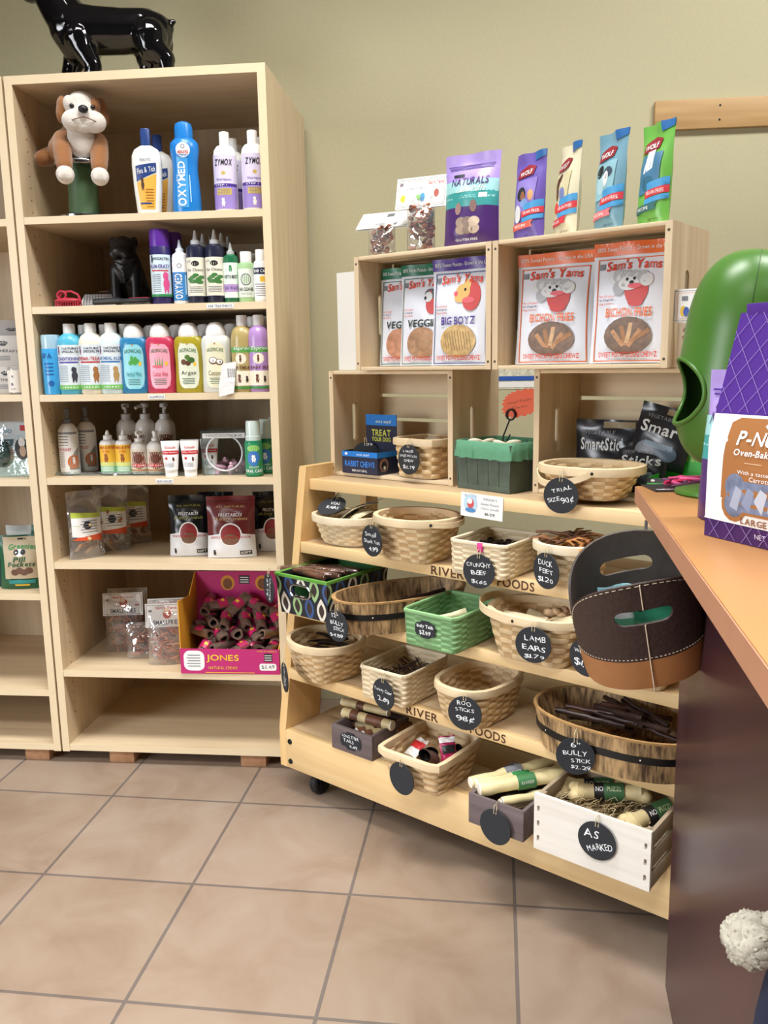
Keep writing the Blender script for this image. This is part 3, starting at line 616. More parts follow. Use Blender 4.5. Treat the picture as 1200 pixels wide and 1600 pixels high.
# ------------------------------------------------------------------ pouches and cellophane bags
def bulge(x, z, T_, seed=0):
    e = max(0, 1-abs(x)**3)**.8
    f = (.62+.38*min(1, z/.14)) if z < .5 else max(.06, 1-((z-.5)/.38)**1.6*.94) if z < .88 else .06
    return T_/2*e*f*(1+.06*sin(7*x+seed)*sin(9*z+seed*2))+.0012*sin(23*z+seed+4*x)*(1-abs(x))
def pouch(M, W_, H_, T_, base, items, label, cat='bag', name='treat_bag', group=None, seed=0, hollow=None, cut=0, parent=None, top=None):
    """standing bag; front faces local -y. hollow = contents drawn as lumps inside a film bag"""
    m = MB(); nx, nz = 18, 30
    def P(x, z, s):
        t = .0 if z < .85 else (z-.85)/.15
        return Vector((x*W_/2*(1-.04*sin(3.1*z)), s*bulge(x, z, T_, seed)+.004*sin(5*x+seed)*t, z*H_+cut*x*t*H_))
    for s in (-1, 1):
        m.add([P(-1+2*i/nx, j/nz, s) for j in range(nz+1) for i in range(nx+1)], [(j*(nx+1)+i, j*(nx+1)+i+1, (j+1)*(nx+1)+i+1, (j+1)*(nx+1)+i) for j in range(nz) for i in range(nx)], base)
    m.add([P(-1+2*i/nx, 0, s) for s in (-1, 1) for i in range(nx+1)], [(i, i+1, nx+2+i, nx+1+i) for i in range(nx)], base)
    m.add([P(-1+2*i/nx, 1, s) for s in (-1, 1) for i in range(nx+1)], [(i, i+1, nx+2+i, nx+1+i) for i in range(nx)], base)
    def mp(x, y, o): p = P(max(-1, min(1, 2*x/W_)), max(0, min(1, y/H_)), -1); p.y -= o*1.5+.0014; return p
    if items: pr(m, items, mp, W_, H_, W_/16)
    o = m.build(name if not parent else 'bag', parent, None, 60)
    if parent: return o
    o.matrix_world = M
    return tag(o, label, cat, group)
def lump(mb, c, s, mt, rnd, kind='chip'):
    Mx = Matrix.Translation(c) @ Matrix.Rotation(rnd.uniform(0, 6.3), 4, 'Z') @ Matrix.Rotation(rnd.uniform(-1, 1), 4, 'X') @ Matrix.Rotation(rnd.uniform(-1, 1), 4, 'Y')
    if kind == 'chip': mb.ball((0, 0, 0), (s*rnd.uniform(.7, 1.1), s*rnd.uniform(.5, .8), s*.3), mt, Mx, 7, 4)
    elif kind == 'stick': mb.tube([(-s, 0, 0), (-s*.3, s*.1, s*.06), (s*.3, -.05*s, 0), (s, .06*s, .05*s)], [s*.13, s*.17, s*.15, s*.1], mt, 6, Mx)
def cello(M, W_, H_, T_, fill, mt, kind, label, card=None, n=60, size=.012, seed=1, name='treat_bag', group=None, film_=None, tilt=0, items=None):
    root = thing(name, label, 'bag', M, group); rnd = random.Random(seed)
    c = MB(); mts = mt if isinstance(mt, (list, tuple)) else [mt]
    for k in range(n):
        z = (.03+.94*rnd.random())*fill*H_; x = rnd.uniform(-1, 1)*max(.1, .9-1.1*size/W_); b = max(.0, bulge(x, z/H_, T_)-size*.5)
        lump(c, (x*W_/2*.92, rnd.uniform(-1, 1)*b, z+size*.3), size*rnd.uniform(.8, 1.15), rnd.choice(mts), rnd, kind)
    t = c.build('treats', root); t['kind'] = 'stuff'
    pouch(None, W_, H_, T_, film_ or BAGFILM, items, None, parent=root, seed=seed)
    if card:
        cw, ch, cz, its, fold = card
        cm = MB().box(-cw/2, -.003, 0, cw/2, -.0022, ch, WHT).box(-cw/2, .0022, 0, cw/2, .003, ch, WHT).box(-cw/2, -.003, ch, cw/2, .003, ch+.0006, WHT)
        pr(cm, its, flat(0, -.003, 0), cw, ch)
        cm.build('header_card', root, M=Matrix.Translation((0, -.002, cz)) @ Matrix.Rotation(R(tilt), 4, 'X'))
    return root

# shelf 5: clear packets at the left, treat pouches at the right
DK = mat('24262a', .35); 
def chewpk(M, lb, seed):
    return cello(M, .115, .222, .05, .55, [mat('a8784e', .6), mat('c9a57a', .6)], 'stick', lb, None, 8, .042, seed, group='clear packets with green and orange labels', items=[('p', [(-.44, .50), (.40, .46), (.40, .66), (-.44, .70)], mat('b8c84a', .5)), ('p', [(-.44, .34), (.40, .30), (.40, .60), (-.44, .62)], mat('f0f0ee', .5)), ('p', [(-.44, .29), (.40, .26), (.40, .36), (-.3, .33)], mat('d8552e', .5)), ('e', -.02, .5, .12, .06, DK), *lines(.05, .38, .58, .5, 5, GREY, .3)])
chewpk(at(BK, .105, .075, .6905, 44), 'clear chew packet with lime green label, nearest the shelf edge', 3)
chewpk(at(BK, .145, .19, .6905, 30), 'clear chew packet with dog emblem label, middle of three', 5)
chewpk(at(BK, .175, .30, .6905, 26), 'clear chew packet with orange stripe, deepest of three', 8)
def jerky(M, base, ttl, sub, W_, lb, tm):
    return pouch(M, W_, .198, .055, base, [('p', [(-.5, .0), (.5, 0), (.5, .36), (.2, .40), (-.2, .40), (-.5, .36)], mat('e4e6ea', .4)), ('o', 0, .38, .24, .19, WHT, .03), ('e', 0, .38, .21, .165, mat('8f2a2e', .4)), ('e', .0, .30, .18, .09, mat('7a5a44', .6)), T('FRUITABLES', 0, .7, .5, .05, WHT, s=.2), T(ttl, 0, .63, .72, .07, tm, s=.15), T('ALL NATURAL', 0, .83, .6, .03, tm), T(sub, 0, .335, .84, .04, RED), ('r', .3, .08, .24, .07, DK), T('SOFT', .3, .08, .2, .04, WHT, b=1), *dog(-.34, .08, .06, DK, .8), ('r', 0, .92, .9, .008, mat('0f0f10', .4))], lb, name='treat_pouch', group='small treat pouches with white lower bands', seed=2)
BLKP = mat('15181a', .22); MARP = mat('6b2a2a', .25)
jerky(at(BK, .438, .12, .6905, 8, -4), BLKP, 'skinny minis', 'WATERMELON FLAVOR', .135, 'black treat pouch with white lower band, front left', mat('9a9a4a', .5))
jerky(at(BK, .505, .19, .6905, 4, -3), BLKP, 'skinny minis', 'WATERMELON FLAVOR', .12, 'black treat pouch behind, between the black and the maroon ones', mat('9a9a4a', .5))
jerky(at(BK, .583, .10, .6905, 8, -4), MARP, 'skinny minis', 'APPLE BUTTER FLAVOR', .158, 'maroon treat pouch with white lower band', mat('d0b07a', .5))
jerky(at(BK, .697, .20, .6905, 8, -3), BLKP, 'skinny minis', 'WATERMELON FLAVOR', .13, 'black treat pouch beside the right upright', mat('9a9a4a', .5))

# shelf 6: small red stick bags with header cards and the magenta display box
SK = mat('b9765a', .6); SK2 = mat('c98a68', .6)
card = (.136, .078, .125, [('f', 0, .5, .94, .9, BLK, .008), T('SMALLFRIES', .0, .2, .64, .2, NAVY, b=1), T("Sam's Yams", 0, .82, .5, .12, RED, b=1, s=.1), ('e', .02, .55, .1, .2, mat('c8503c', .5)), ('e', .0, .68, .07, .12, mat('e8d0b8', .5)), ('r', -.38, .7, .08, .1, GREY), ('r', .36, .45, .1, .06, RED)], 0)
def fries(M, lb, seed, card_=card, H_=.2, W_=.13): return cello(M, W_, H_, .05, .58 if card_ else .7, [SK, SK2, mat('a4604a', .6)], 'stick', lb, card_, 46, .02, seed, group='small bags of red chew sticks', tilt=-4)
fries(at(BK, .152, .205, .3275, 10, -4), 'red stick bag with framed header card, left front', 3); fries(at(BK, .145, .265, .3275, 10, -4), 'red stick bag behind the left one, only its card edge showing', 4)
fries(at(BK, .252, .14, .3275, 14, -14), 'red stick bag without a card, lying back between the others', 6, None, .12, .125)
fries(at(BK, .352, .085, .3275, 12, -4), 'red stick bag with header card beside the magenta box, front', 7); fries(at(BK, .338, .145, .3275, 12, -4), 'red stick bag behind the one beside the magenta box', 9)

MAG = mat('c02a74', .4); MAGD = mat('8f1f52', .5); OCH = mat('e0a02e', .5)
def jones():
    root = thing('display_box', 'magenta cardboard display box filled with wrapped chews', 'box', at(BK, .425, -.004, .3275, 1.2)); w, d, h = .322, .2, .29
    kr = mat('b07a3a', .7)
    m = MB().box(0, 0, 0, w, .003, .083, MAG)
    pr(m, [('rr', -.36, .53, .21, .8, WHT), *lines(-.36, .25, .8, .14, 5, GREY, .35), T('JONES', -.07, .62, .33, .32, YEL, b=1), T('NATURAL CHEWS', -.07, .25, .29, .12, YEL), ('rr', .385, .3, .17, .28, WHT), T('$3.49', .385, .3, .13, .18, BLK, j=.6), ('r', .39, .68, .08, .32, DK), *[('r', .39, .58+.09*k, .07, .03, WHT) for k in range(3)], T('MADE IN AMERICA', .38, .93, .2, .06, YEL), ('r', 0, .06, .5, .03, YEL)], flat(w/2, 0, 0), w, .083)
    m.build('front_panel', root)
    m = MB().box(0, d-.003, 0, w, d, h, MAG); pr(m, [('e', -.15, .86, .075, .09, mat('d8922e', .5)), ('e', -.15, .85, .05, .065, mat('7a4a2a', .6)), ('e', .22, .86, .075, .09, mat('d8922e', .5)), ('e', .22, .85, .05, .065, mat('7a4a2a', .6)), ('r', .03, .90, .11, .1, DK), *[('r', .03, .87+.028*k, .09, .01, WHT) for k in range(3)]], flat(w/2, d-.003, 0), w, h); m.build('back_panel', root)
    for x, mt in ((0, OCH), (w-.003, OCH)):
        m = MB(); plate(m, [(.003, 0), (d-.003, 0), (d-.003, h), (.12, h*.78), (.003, .24)] if x == 0 else [(.003, 0), (d-.003, 0), (d-.003, h), (.1, .14), (.003, .083)], (), .003, mt, lambda a, b, q: Vector((x+q, a, b))); m.build('side_panel', root)
    MB().box(.003, .003, 0, w-.003, d-.003, .003, kr).build('base', root)
    return root
jones()
CH = mat('6b574c', .35, var=.3, scale=60); CH2 = mat('3c2e2a', .3)
def chew():
    root = thing('wrapped_chew', 'dark brown rolled chew in clear wrap with magenta label, piled in the magenta box', 'chew', Matrix(), 'wrapped chews in the magenta box')
    rg = []; 
    for i in range(7):
        t_ = i/6; rg.append([(cos(a)*(.018+.003*sin(3*a+t_*2)), -.045+.09*t_, sin(a)*(.018+.002*cos(2*a))) for a in [2*pi*k/16 for k in range(16)]])
    inn = [[(x*.62, y, z*.62) for x, y, z in r] for r in rg[::-1]]
    MB().loft(rg+inn+[rg[0]], CH, None, True, False, False).build('roll', root)
    MB().loft([[(x*1.09, y*1.12, z*1.09) for x, y, z in r] for r in rg], CLEAR, None, True, False, False).build('wrapper', root)
    m = MB(); m.add([(.0205*cos(a), y, .0205*sin(a)) for y in (-.017, .015) for a in [pi*.05+pi*.9*k/8 for k in range(9)]], [(k, k+1, k+10, k+9) for k in range(8)], mat('b8205a', .35)); m.add([(.0208*cos(a), y, .0208*sin(a)) for y in (-.004, .006) for a in [pi*.4+pi*.2*k/4 for k in range(5)]], [(k, k+1, k+6, k+5) for k in range(4)], YEL); m.build('label', root)
    return root
c0 = chew(); rn = random.Random(11); k = 0
for iz in range(5):
    for iy in range(3 if iz < 2 else 2 if iz < 4 else 1):
        for ix in range(5 if iz < 4 else 4):
            yy = .068+.052*iy+(0, 0, .03, .05, .08)[iz]; zz = .028+.04*iz+.014*iy
            Mx = at(BK, .425+.05+.056*ix+rn.uniform(-.008, .008)+(.02 if iz % 2 else 0), -.004+yy, .3275+zz, rn.uniform(-60, 60) if iz else rn.uniform(-12, 12), rn.uniform(-10, 35), rn.uniform(-60, 60))
            if k == 0: c0.matrix_world = Mx
            else: copy_tree(c0, Mx, c0['label'])
            k += 1

# left-hand bookcase: boxes, jar, blister pack, green treat bag
def lk(x, y, z, rz=0, rx=0): return at(BK, x, y, z+.0003, rz, rx)
def abox(M, w, d, h, mt, its, name, lb, group=None):
    m = MB().box(-w/2, 0, 0, w/2, d, h, mt, .001); pr(m, its, flat(0, 0, 0), w, h); m.build(name, None, None, 38, M); o = bpy.context.scene.collection.objects[-1]; return tag(o, lb, 'box', group)
PAW = lambda x, y, s, m: [('e', x, y-.3*s, s*.7, s*.45, m)]+[('e', x+s*a, y+s*b, s*.24, s*.3, m) for a, b in ((-.75, .25), (-.3, .6), (.3, .6), (.75, .25))]
GB = mat('c9c6c2', .5)
its = [*PAW(.1, .74, .1, DK), T('AROMATHERAPY', 0, .47, .8, .09, DK, arc=.04), *lines(0, .18, .36, .5, 3, GREY, .4)]
abox(lk(-.135, .075, 1.224, 6), .16, .1, .087, GB, its, 'carton', 'grey carton with paw emblem at the bottom of the stack', 'grey aromatherapy cartons')
abox(lk(-.139, .08, 1.3115, 4), .158, .1, .095, GB, its, 'carton', 'grey carton with paw emblem on top of another carton', 'grey aromatherapy cartons')
abox(lk(-.165, .13, 1.407, 8), .15, .1, .05, mat('a8a5a2', .5), PAW(.3, .4, .12, DK), 'carton', 'low grey carton topmost of the stack', 'grey aromatherapy cartons')
abox(lk(-.075, .24, 1.224, 4), .09, .1, .232, mat('d9dbe6', .5), [], 'carton', 'plain pale carton behind the grey stack by the upright')
def jar():
    root = thing('candle_jar', 'small white candle jar with horse label by the upright', 'jar', lk(-.066, .045, 1.224))
    MB().lathe([(.024, 0), (.027, .003), (.027, .078), (.0255, .085)], CLEAR, 24, cap1=False).build('glass', root)
    MB().lathe([(.022, .006), (.025, .008), (.025, .07)], mat('e9e4da', .5), 24).build('wax', root)
    l = MB(); pr(l, [('r', 0, .5, 1, 1, mat('f0ece4', .5)), ('e', 0, .72, .06, .06, GREY), *dog(-.05, .36, .16, GREY, .5), T('DOG', .0, .16, .3, .08, GREY)], lambda x, y, o: Vector(((.0275+o)*sin(x/.0275), -(.0275+o)*cos(x/.0275), .006+y)), .05, .068, .008); l.build('label', root)
jar()
def blister():
    root = thing('blister_pack', 'clear blister pack of dog boots with bernese dog picture', 'pack', lk(-.128, .05, .958, 5)); w, h = .15, .178
    m = MB().box(-w/2, .03, 0, w/2, .033, h, mat('cfe0e8', .4)); tl = mat('2f5a66', .5)
    pr(m, [('r', 0, .2, 1, .4, mat('bfe0dc', .5)), T('bio', -.05, .84, .24, .1, mat('3f8fb8', .5)), ('p', [(-.5, .68), (.1, .68), (.06, .56), (-.5, .56)], tl), T('DOGS', -.12, .61, .24, .07, WHT), ('e', .26, .5, .16, .2, DK), ('e', .26, .62, .07, .09, WHT), ('e', .27, .46, .07, .1, mat('c8a890', .5)), ('r', .33, .88, .16, .1, RED), *lines(-.02, .3, .5, .2, 5, ORG, .2)], flat(0, .03, 0), w, h)
    m.build('backing_card', root)
    MB().ball((-.03, .022, .075), (.032, .018, .045), mat('1f4a48', .6)).build('boot', root)
    MB().box(-w/2, 0, 0, w/2, .0295, h, CLEAR, .008).build('blister', root)
blister()
KR = mat('b9a98c', .5); FG = mat('1f5a3c', .35)
pouch(lk(-.128, .075, .585, 10, -3), .14, .178, .05, FG, [('p', [(-.34, .2), (.5, .2), (.5, .97), (-.40, .97), (-.36, .6)], KR), ('rr', .06, .93, .2, .03, DK), T('Greenies', .08, .78, .66, .1, GRN, b=1, arc=.02), ('e', .02, .68, .1, .07, WHT), ('e', -.06, .69, .06, .05, DK), ('e', .1, .69, .06, .05, DK), T('Pill', .02, .56, .3, .09, FG, b=1, s=.15), T('Pockets', .06, .47, .64, .09, FG, b=1, s=.15), *[('e', -.1+.11*k, .32+.03*(k % 2), .09, .06, mat('6a4a3a', .6)) for k in range(4)], ('r', .05, .14, .6, .07, TEAL), ('r', .05, .08, .34, .03, YEL)], 'green and kraft pouch of pill treats beside the upright', name='treat_pouch')
pouch(lk(-.17, .19, .585, 6), .13, .19, .05, mat('c8ccc8', .4), [('r', 0, .2, 1, .4, RED), ('r', .34, .6, .3, .8, FG)], 'pale pouch with red base behind the pill treats', name='treat_pouch')
pouch(lk(-.238, .10, .585, 4), .12, .165, .05, mat('1f4a4c', .35), [('r', 0, .8, 1, .25, mat('6aa0b0', .4))], 'dark teal pouch at the left picture edge', name='treat_pouch')
pouch(lk(-.10, .27, .585, 4), .13, .2, .05, FG, [('r', 0, .4, .7, .6, KR)], 'green pouch deep in the shelf behind the pill treats', name='treat_pouch')
# ------------------------------------------------------------------ baskets
def sgp(v, p): return (abs(v)**p)*(1 if v >= 0 else -1)
def sup(a, b, n, f): return Vector((a*sgp(cos(f), 2/n), b*sgp(sin(f), 2/n), 0))
def even(a, b, n, N):
    K = 1440; P = [sup(a, b, n, 2*pi*k/K) for k in range(K+1)]; L = [0]
    for k in range(K): L.append(L[-1]+(P[k+1]-P[k]).length)
    out = []; k = 0
    for j in range(N):
        t = L[-1]*j/N
        while L[k+1] < t: k += 1
        out.append(2*pi*(k+(t-L[k])/max(L[k+1]-L[k], 1e-9))/K)
    return out
def onrm(a, b, n, f):
    p = sup(a, b, n, f); q = Vector((sgp(p.x/a, n-1)/a, sgp(p.y/b, n-1)/b, 0)); return q.normalized()
def band(mb, ctr, prof, mt):
    """closed or open strip: ctr list of (point, outward); prof list of (out, up)"""
    return mb.loft([[p+n*o+Vector((0, 0, u)) for o, u in prof] for p, n in ctr], mt)
WEAVE = mat('dec49a', .6, var=.16, scale=26); STAKE = mat('c4a477', .6, var=.16, scale=26); RIMM = mat('e0caa4', .5, var=.1, scale=14)
PALEW = mat('e6d5b4', .6, var=.14, scale=26); PALES = mat('d6c09a', .6, var=.14, scale=26); PALER = mat('e8d8b8', .5, var=.08, scale=14)
def basket(M, top, bot, h, rows, stakes, label, mats=(WEAVE, STAKE, RIMM), amp=.0018, rim=(.017, .0045), handle=None, name='woven_basket', group='woven chew baskets on the rack', sq=1.0):
    at_, bt_, nt = top[0]/2, top[1]/2, top[2]; ab, bb, nb = bot[0]/2, bot[1]/2, bot[2]
    root = thing(name, label, 'basket', M, group); stakes = int(stakes*1.2); rows = int(rows*1.5+.5); stakes += (stakes % 2); N = stakes*4
    fs = even((at_+ab)/2, (bt_+bb)/2, (nt+nb)/2, N); gs = [(k, g) for k in range(rows) for g in (.04, .25, .5, .75, .96)]
    lv = lambda t: (ab+(at_-ab)*t**sq, bb+(bt_-bb)*t**sq, nb+(nt-nb)*t)
    m = MB(); vs = []; iw, is_ = m.m(mats[0]), m.m(mats[1])
    for sd in (1, -1):
        for k, g in gs:
            t = (k+g)/rows; a, b, n = lv(t); bl = sin(pi*g)**.35
            for j, f in enumerate(fs):
                i = j//4; ph = (j % 4+.5)/4; o = 1 if (i+k) % 2 == 0 else -1
                off = amp*(o*sin(pi*ph)+.0)+.0014*bl*(1 if o*sd > 0 else .3)*sd
                if sd < 0: off -= .0028
                p = sup(a, b, n, f)+onrm(a, b, n, f)*off; vs.append((p.x, p.y, .003+t*(h-.003)))
    R_ = len(gs); m.v = [Vector(v) for v in vs]
    for sd in (0, 1):
        for r in range(R_-1):
            k = gs[r][0]
            for j in range(N):
                j2 = (j+1) % N; o = ((j//4+k) % 2 == 0) ^ (sd == 1)
                q = [sd*R_*N+r*N+j, sd*R_*N+r*N+j2, sd*R_*N+(r+1)*N+j2, sd*R_*N+(r+1)*N+j]
                m.f.append(q if sd == 0 else q[::-1]); m.mi.append(iw if o else is_)
    m.build('woven_wall', root, None, 70)
    bs = MB(); P = [sup(ab*.99, bb*.99, nb, f) for f in fs[::2]]; bs.loft([[(p.x, p.y, z) for p in P] for z in (.0005, .004)], mats[1]); bs.build('base', root)
    rh, rt = rim; a, b, n = lv(1); c = [(sup(a, b, n, f)+Vector((0, 0, h)), onrm(a, b, n, f)) for f in fs[::2]]; c.append(c[0])
    r = MB(); r.loft([[p+nn*o+Vector((0, 0, u)) for o, u in ((rt+.002, -rh), (rt+.003, -rh*.5), (rt+.002, .002), (0, .004), (-rt-.002, .002), (-rt-.003, -rh*.5), (-rt-.002, -rh))] for p, nn in c], mats[2], None, True, False, False); r.build('rim', root)
    if handle:
        f0, f1, ex, dz, wd = handle; nn = 22; hb = MB(); C_ = []
        for k in range(nn+1):
            q = k/nn; f = R(f0+(f1-f0)*q); e = 1.03+(ex-1.03)*sin(pi*q)**.7
            C_.append((sup(a*e, b*e, 2.2, f)+Vector((0, 0, h-rh*.5+dz*sin(pi*q))), onrm(a, b, 2.2, f)))
        band(hb, C_, ((.0015, -wd/2), (.0015, wd/2), (-.0015, wd/2), (-.0015, -wd/2)), mats[2])
        ho = hb.build('handle', root)
        for k in (0, nn): MB().ball(C_[k][0]+C_[k][1]*.004, .004, DARKMETAL, None, 8, 6).build('rivet', ho)
    return root
def bx(u, dv, z, rz=0): return at(RK, u, dv, z+.0005, rz)
GW = (mat('80ab76', .6, var=.14, scale=26), mat('6f9c66', .6, var=.14, scale=26), mat('84b07a', .55, var=.1, scale=14))
Z1, Z2, Z3, Z4, Z5 = .962, .775, .587, .397, .207
basket(bx(.318, .318, Z1+.0105, -6), (.162, .165, 5), (.136, .14, 7), .112, 6, 14, 'square woven basket of large sweet potato chews in the lower left crate')
basket(bx(.872, .225, Z1+.0105), (.245, .20, 2.3), (.165, .135, 3), .078, 5, 18, 'oval woven basket in front of the lower right crate, trial size tag', handle=(205, 290, 1.16, -.03, .016))
basket(bx(.122, .175, Z2), (.225, .18, 2.1), (.165, .12, 2.4), .085, 6, 18, 'round pale woven basket heaped with shark tails at the rack’s left end', (PALEW, PALES, PALER), .0024)
basket(bx(.412, .128, Z2), (.236, .205, 2.1), (.15, .14, 5), .12, 7, 16, 'large empty woven basket with small shark tail price tag', handle=(-40, 40, 1.13, -.004, .014))
basket(bx(.66, .135, Z2), (.162, .19, 16), (.158, .186, 16), .086, 8, 16, 'rectangular pale woven basket with crunchy beef tag', (PALEW, PALES, PALER), .0005, (.005, .002))
basket(bx(.865, .145, Z2), (.175, .165, 2.1), (.135, .125, 2.2), .098, 6, 16, 'round woven basket heaped with duck feet', (PALEW, PALES, PALER))
basket(bx(.563, .075, Z3), (.162, .215, 16), (.156, .208, 16), .093, 8, 16, 'small green woven basket holding three pale sticks', GW, .0005, (.005, .002), group='green baskets')
basket(bx(.812, .105, Z3), (.262, .205, 2.5), (.18, .15, 6), .118, 6, 16, 'woven basket of lamb ears with its wooden handle folded down', handle=(110, 262, 1.24, .012, .02))
basket(bx(1.06, .105, Z3), (.21, .18, 5), (.15, .15, 6), .115, 6, 14, 'woven basket with beef woofers tag behind the brown leather bin')
basket(bx(.128, .055, Z4, -14), (.228, .215, 2.1), (.145, .145, 5), .115, 7, 16, 'round topped woven basket of dark strips at the rack’s left end')
basket(bx(.396, .085, Z4), (.158, .205, 16), (.152, .2, 16), .091, 8, 16, 'rectangular pale woven basket with turkey claw tag', (PALEW, PALES, PALER), .0005, (.005, .002))
basket(bx(.645, .078, Z4, -4), (.175, .235, 2.7), (.132, .165, 6), .106, 7, 16, 'empty deep woven basket with roo sticks tag')
basket(bx(.53, .022, Z5), (.192, .215, 12), (.155, .16, 12), .1, 6, 13, 'square woven basket with a blank tag on the bottom shelf')

# wooden half tubs
STAVE = wood('charred_staves', '4a3522', 'c9a676', 2, 2.6, .6, contrast=1.5)
def tub(M, a, b, h, fl, label):
    root = thing('wooden_tub', label, 'tub', M, 'oval wooden tubs of bully sticks'); N = 52; fs = even(a, b, 2.3, N)
    m = MB(); rg = []
    for e, z in ((fl, .0), (1, h), (1-.005/b, h), (fl-.005/b, .008)): rg.append([tuple(sup(a*e, b*e, 2.3, f)+Vector((0, 0, z))) for f in fs])
    for k in range(0, N, 2):   # each stave stands a hair in or out of its neighbour
        for r in rg:
            for q in (k, k+1):
                p = Vector(r[q]); nn = onrm(a, b, 2.3, fs[q])*(.0006 if (k//2) % 2 else -.0006); r[q] = tuple(p+nn)
    m.loft(rg, STAVE, None, True, True, True); m.build('staves', root, None, 25)
    e = fl+(1-fl)*.55; c = [(sup(a*e, b*e, 2.3, f)+Vector((0, 0, h*.55)), onrm(a, b, 2.3, f)) for f in fs]; c.append(c[0])
    o = MB().loft([[p+n*q+Vector((0, 0, u)) for q, u in ((.0008, -.008), (.003, -.008), (.0032, .008), (.0008, .008))] for p, n in c], DARKMETAL, None, True, False, False).build('hoop', root)
    for k in range(26, 52, 6): MB().ball(c[k][0]+c[k][1]*.003, .0025, STEEL, None, 8, 6).build('rivet', o)
    c = [(sup(a, b, 2.3, f)+Vector((0, 0, h)), onrm(a, b, 2.3, f)) for f in fs]; c.append(c[0])
    MB().loft([[p+n*q+Vector((0, 0, u)) for q, u in ((.001, -.004), (.0015, .001), (-.0055, .001), (-.006, -.004))] for p, n in c], mat('b08a58', .6, var=.2), None, True, False, False).build('rim', root)
    return root
tub(bx(.36, .115, Z3, 66), .20, .105, .092, .88, 'dark oval wooden tub with 12 inch bully stick tag')
tub(bx(1.022, .085, Z4, 0), .205, .125, .098, .9, 'large oval wooden tub heaped with 6 inch bully sticks')

# dark wooden boxes and the white crate
GREYW = wood('grey_stained_wood', '4d4342', '77696a', 0, 1.2, .7, contrast=.8)
def plank_box(M, w, d, h, mt, label, t=.009, feet=True):
    root = thing('wooden_box', label, 'box', M, 'small dark wooden boxes')
    MB().box(-w/2, 0, 0, w/2, t, h, mt, .001).build('front_board', root); MB().box(-w/2, d-t, 0, w/2, d, h, mt, .001).build('back_board', root)
    for x in (-w/2, w/2-t): MB().box(x, t+.0003, 0, x+t, d-t-.0003, h, mt, .001).build('side_board', root)
    MB().box(-w/2+t, t, .001, w/2-t, d-t, .008, mt).build('base', root)
    return root
lb = plank_box(bx(.27, -.004, Z5), .152, .17, .073, GREYW, 'dark wooden box of long steer tails, left on the bottom shelf')
PLQ = [(x+.1*abs(x)**3*0, y) for x, y in [(-.5, -.2), (-.42, -.36), (-.25, -.38), (-.16, -.5), (.16, -.5), (.25, -.38), (.42, -.36), (.5, -.2), (.5, .2), (.42, .36), (.25, .38), (.16, .5), (-.16, .5), (-.25, .38), (-.42, .36), (-.5, .2)]]
def plaque(M, w, h, its, label):
    m = MB(); plate(m, [(x*w, (y+.5)*h) for x, y in PLQ], (), .0012, SLATE, lambda a, b, q: Vector((a, q-.0012, b))); pr(m, its, flat(0, -.0012, 0), w, h); o = m.build('chalk_label', None, None, 38, M); return tag(o, label, 'label', 'chalkboard stickers')
plaque(bx(.268, -.0046, Z5+.012), .078, .052, [T('LONG STEER', 0, .76, .8, .2, CHALK, j=.8), T('TAILS', -.1, .5, .5, .22, CHALK, j=.8), T('9.49.', .16, .22, .42, .18, CHALK, j=.8)], 'chalkboard sticker reading long steer tails on a dark box')
plaque(bx(.557, -.0365, Z3+.03), .062, .045, [T('Bully Tails', 0, .68, .82, .24, CHALK, j=.7, b=1), T('$2.99', 0, .32, .56, .3, CHALK, j=.7, b=1)], 'chalkboard sticker reading bully tails on the green woven basket')
plank_box(bx(.807, -.104, Z5), .15, .205, .076, GREYW, 'dark wooden box of rawhide rolls with blank round tag')
WCR = wood('whitewashed_wood', 'cfc8bc', 'efece4', 0, .9, .6, contrast=.7); WCS = wood('bare_crate_wood', '8d7d68', 'b3a288', 1, .9, .7, contrast=.7)
def wcrate():
    w, d, h, t = .272, .215, .135, .009; root = thing('slatted_crate', 'white fronted wooden crate of rawhide bones on shredded straw', 'crate', bx(1.046, -.106, Z5))
    slots = [(s*(w/2-.011), z) for s in (-1, 1) for z in (.028, .064, .1)]
    m = MB(); plate(m, [(-w/2, 0), (w/2, 0), (w/2, h), (-w/2, h)], [rrect(x, z, .006, .014, .001, 1) for x, z in slots], t, WCR, lambda a, b, q: Vector((a, q, b)))
    m.build('front_board', root); m = MB().box(-w/2, d-t, 0, w/2, d, h, WCS); m.build('back_board', root)
    for x in (-w/2+.001, w/2-t-.001):
        for z in (.0, .048, .096): MB().box(x, t+.0005, z, x+t, d-t-.0005, z+.034, WCS, .001).build('side_slat', root)
        for y in (t+.0005, d-t-.0205): MB().box(x+(t if x < 0 else -.008), y, 0, x+(t+.008 if x < 0 else 0), y+.02, h-.004, WCS).build('corner_post', root)
    MB().box(-w/2+t+.002, t, .001, w/2-t-.002, d-t, .008, WCS).build('base', root)
    ex = MB(); rnd = random.Random(4); st = [mat('c9b489', .8), mat('a8926a', .8), mat('d9c8a0', .8)]
    for k in range(330):
        c = Vector((rnd.uniform(-.105, .105), rnd.uniform(.03, .185), rnd.uniform(.05, .115))); a = rnd.uniform(0, 6.28); r = rnd.uniform(.01, .02)
        ex.tube([c+Vector((r*cos(a+q*.7), r*sin(a+q*.7), .006*sin(q*1.3+a))) for q in range(6)], .0008, rnd.choice(st), 4)
    o = ex.build('shredded_straw', root); o['kind'] = 'stuff'
wcrate()

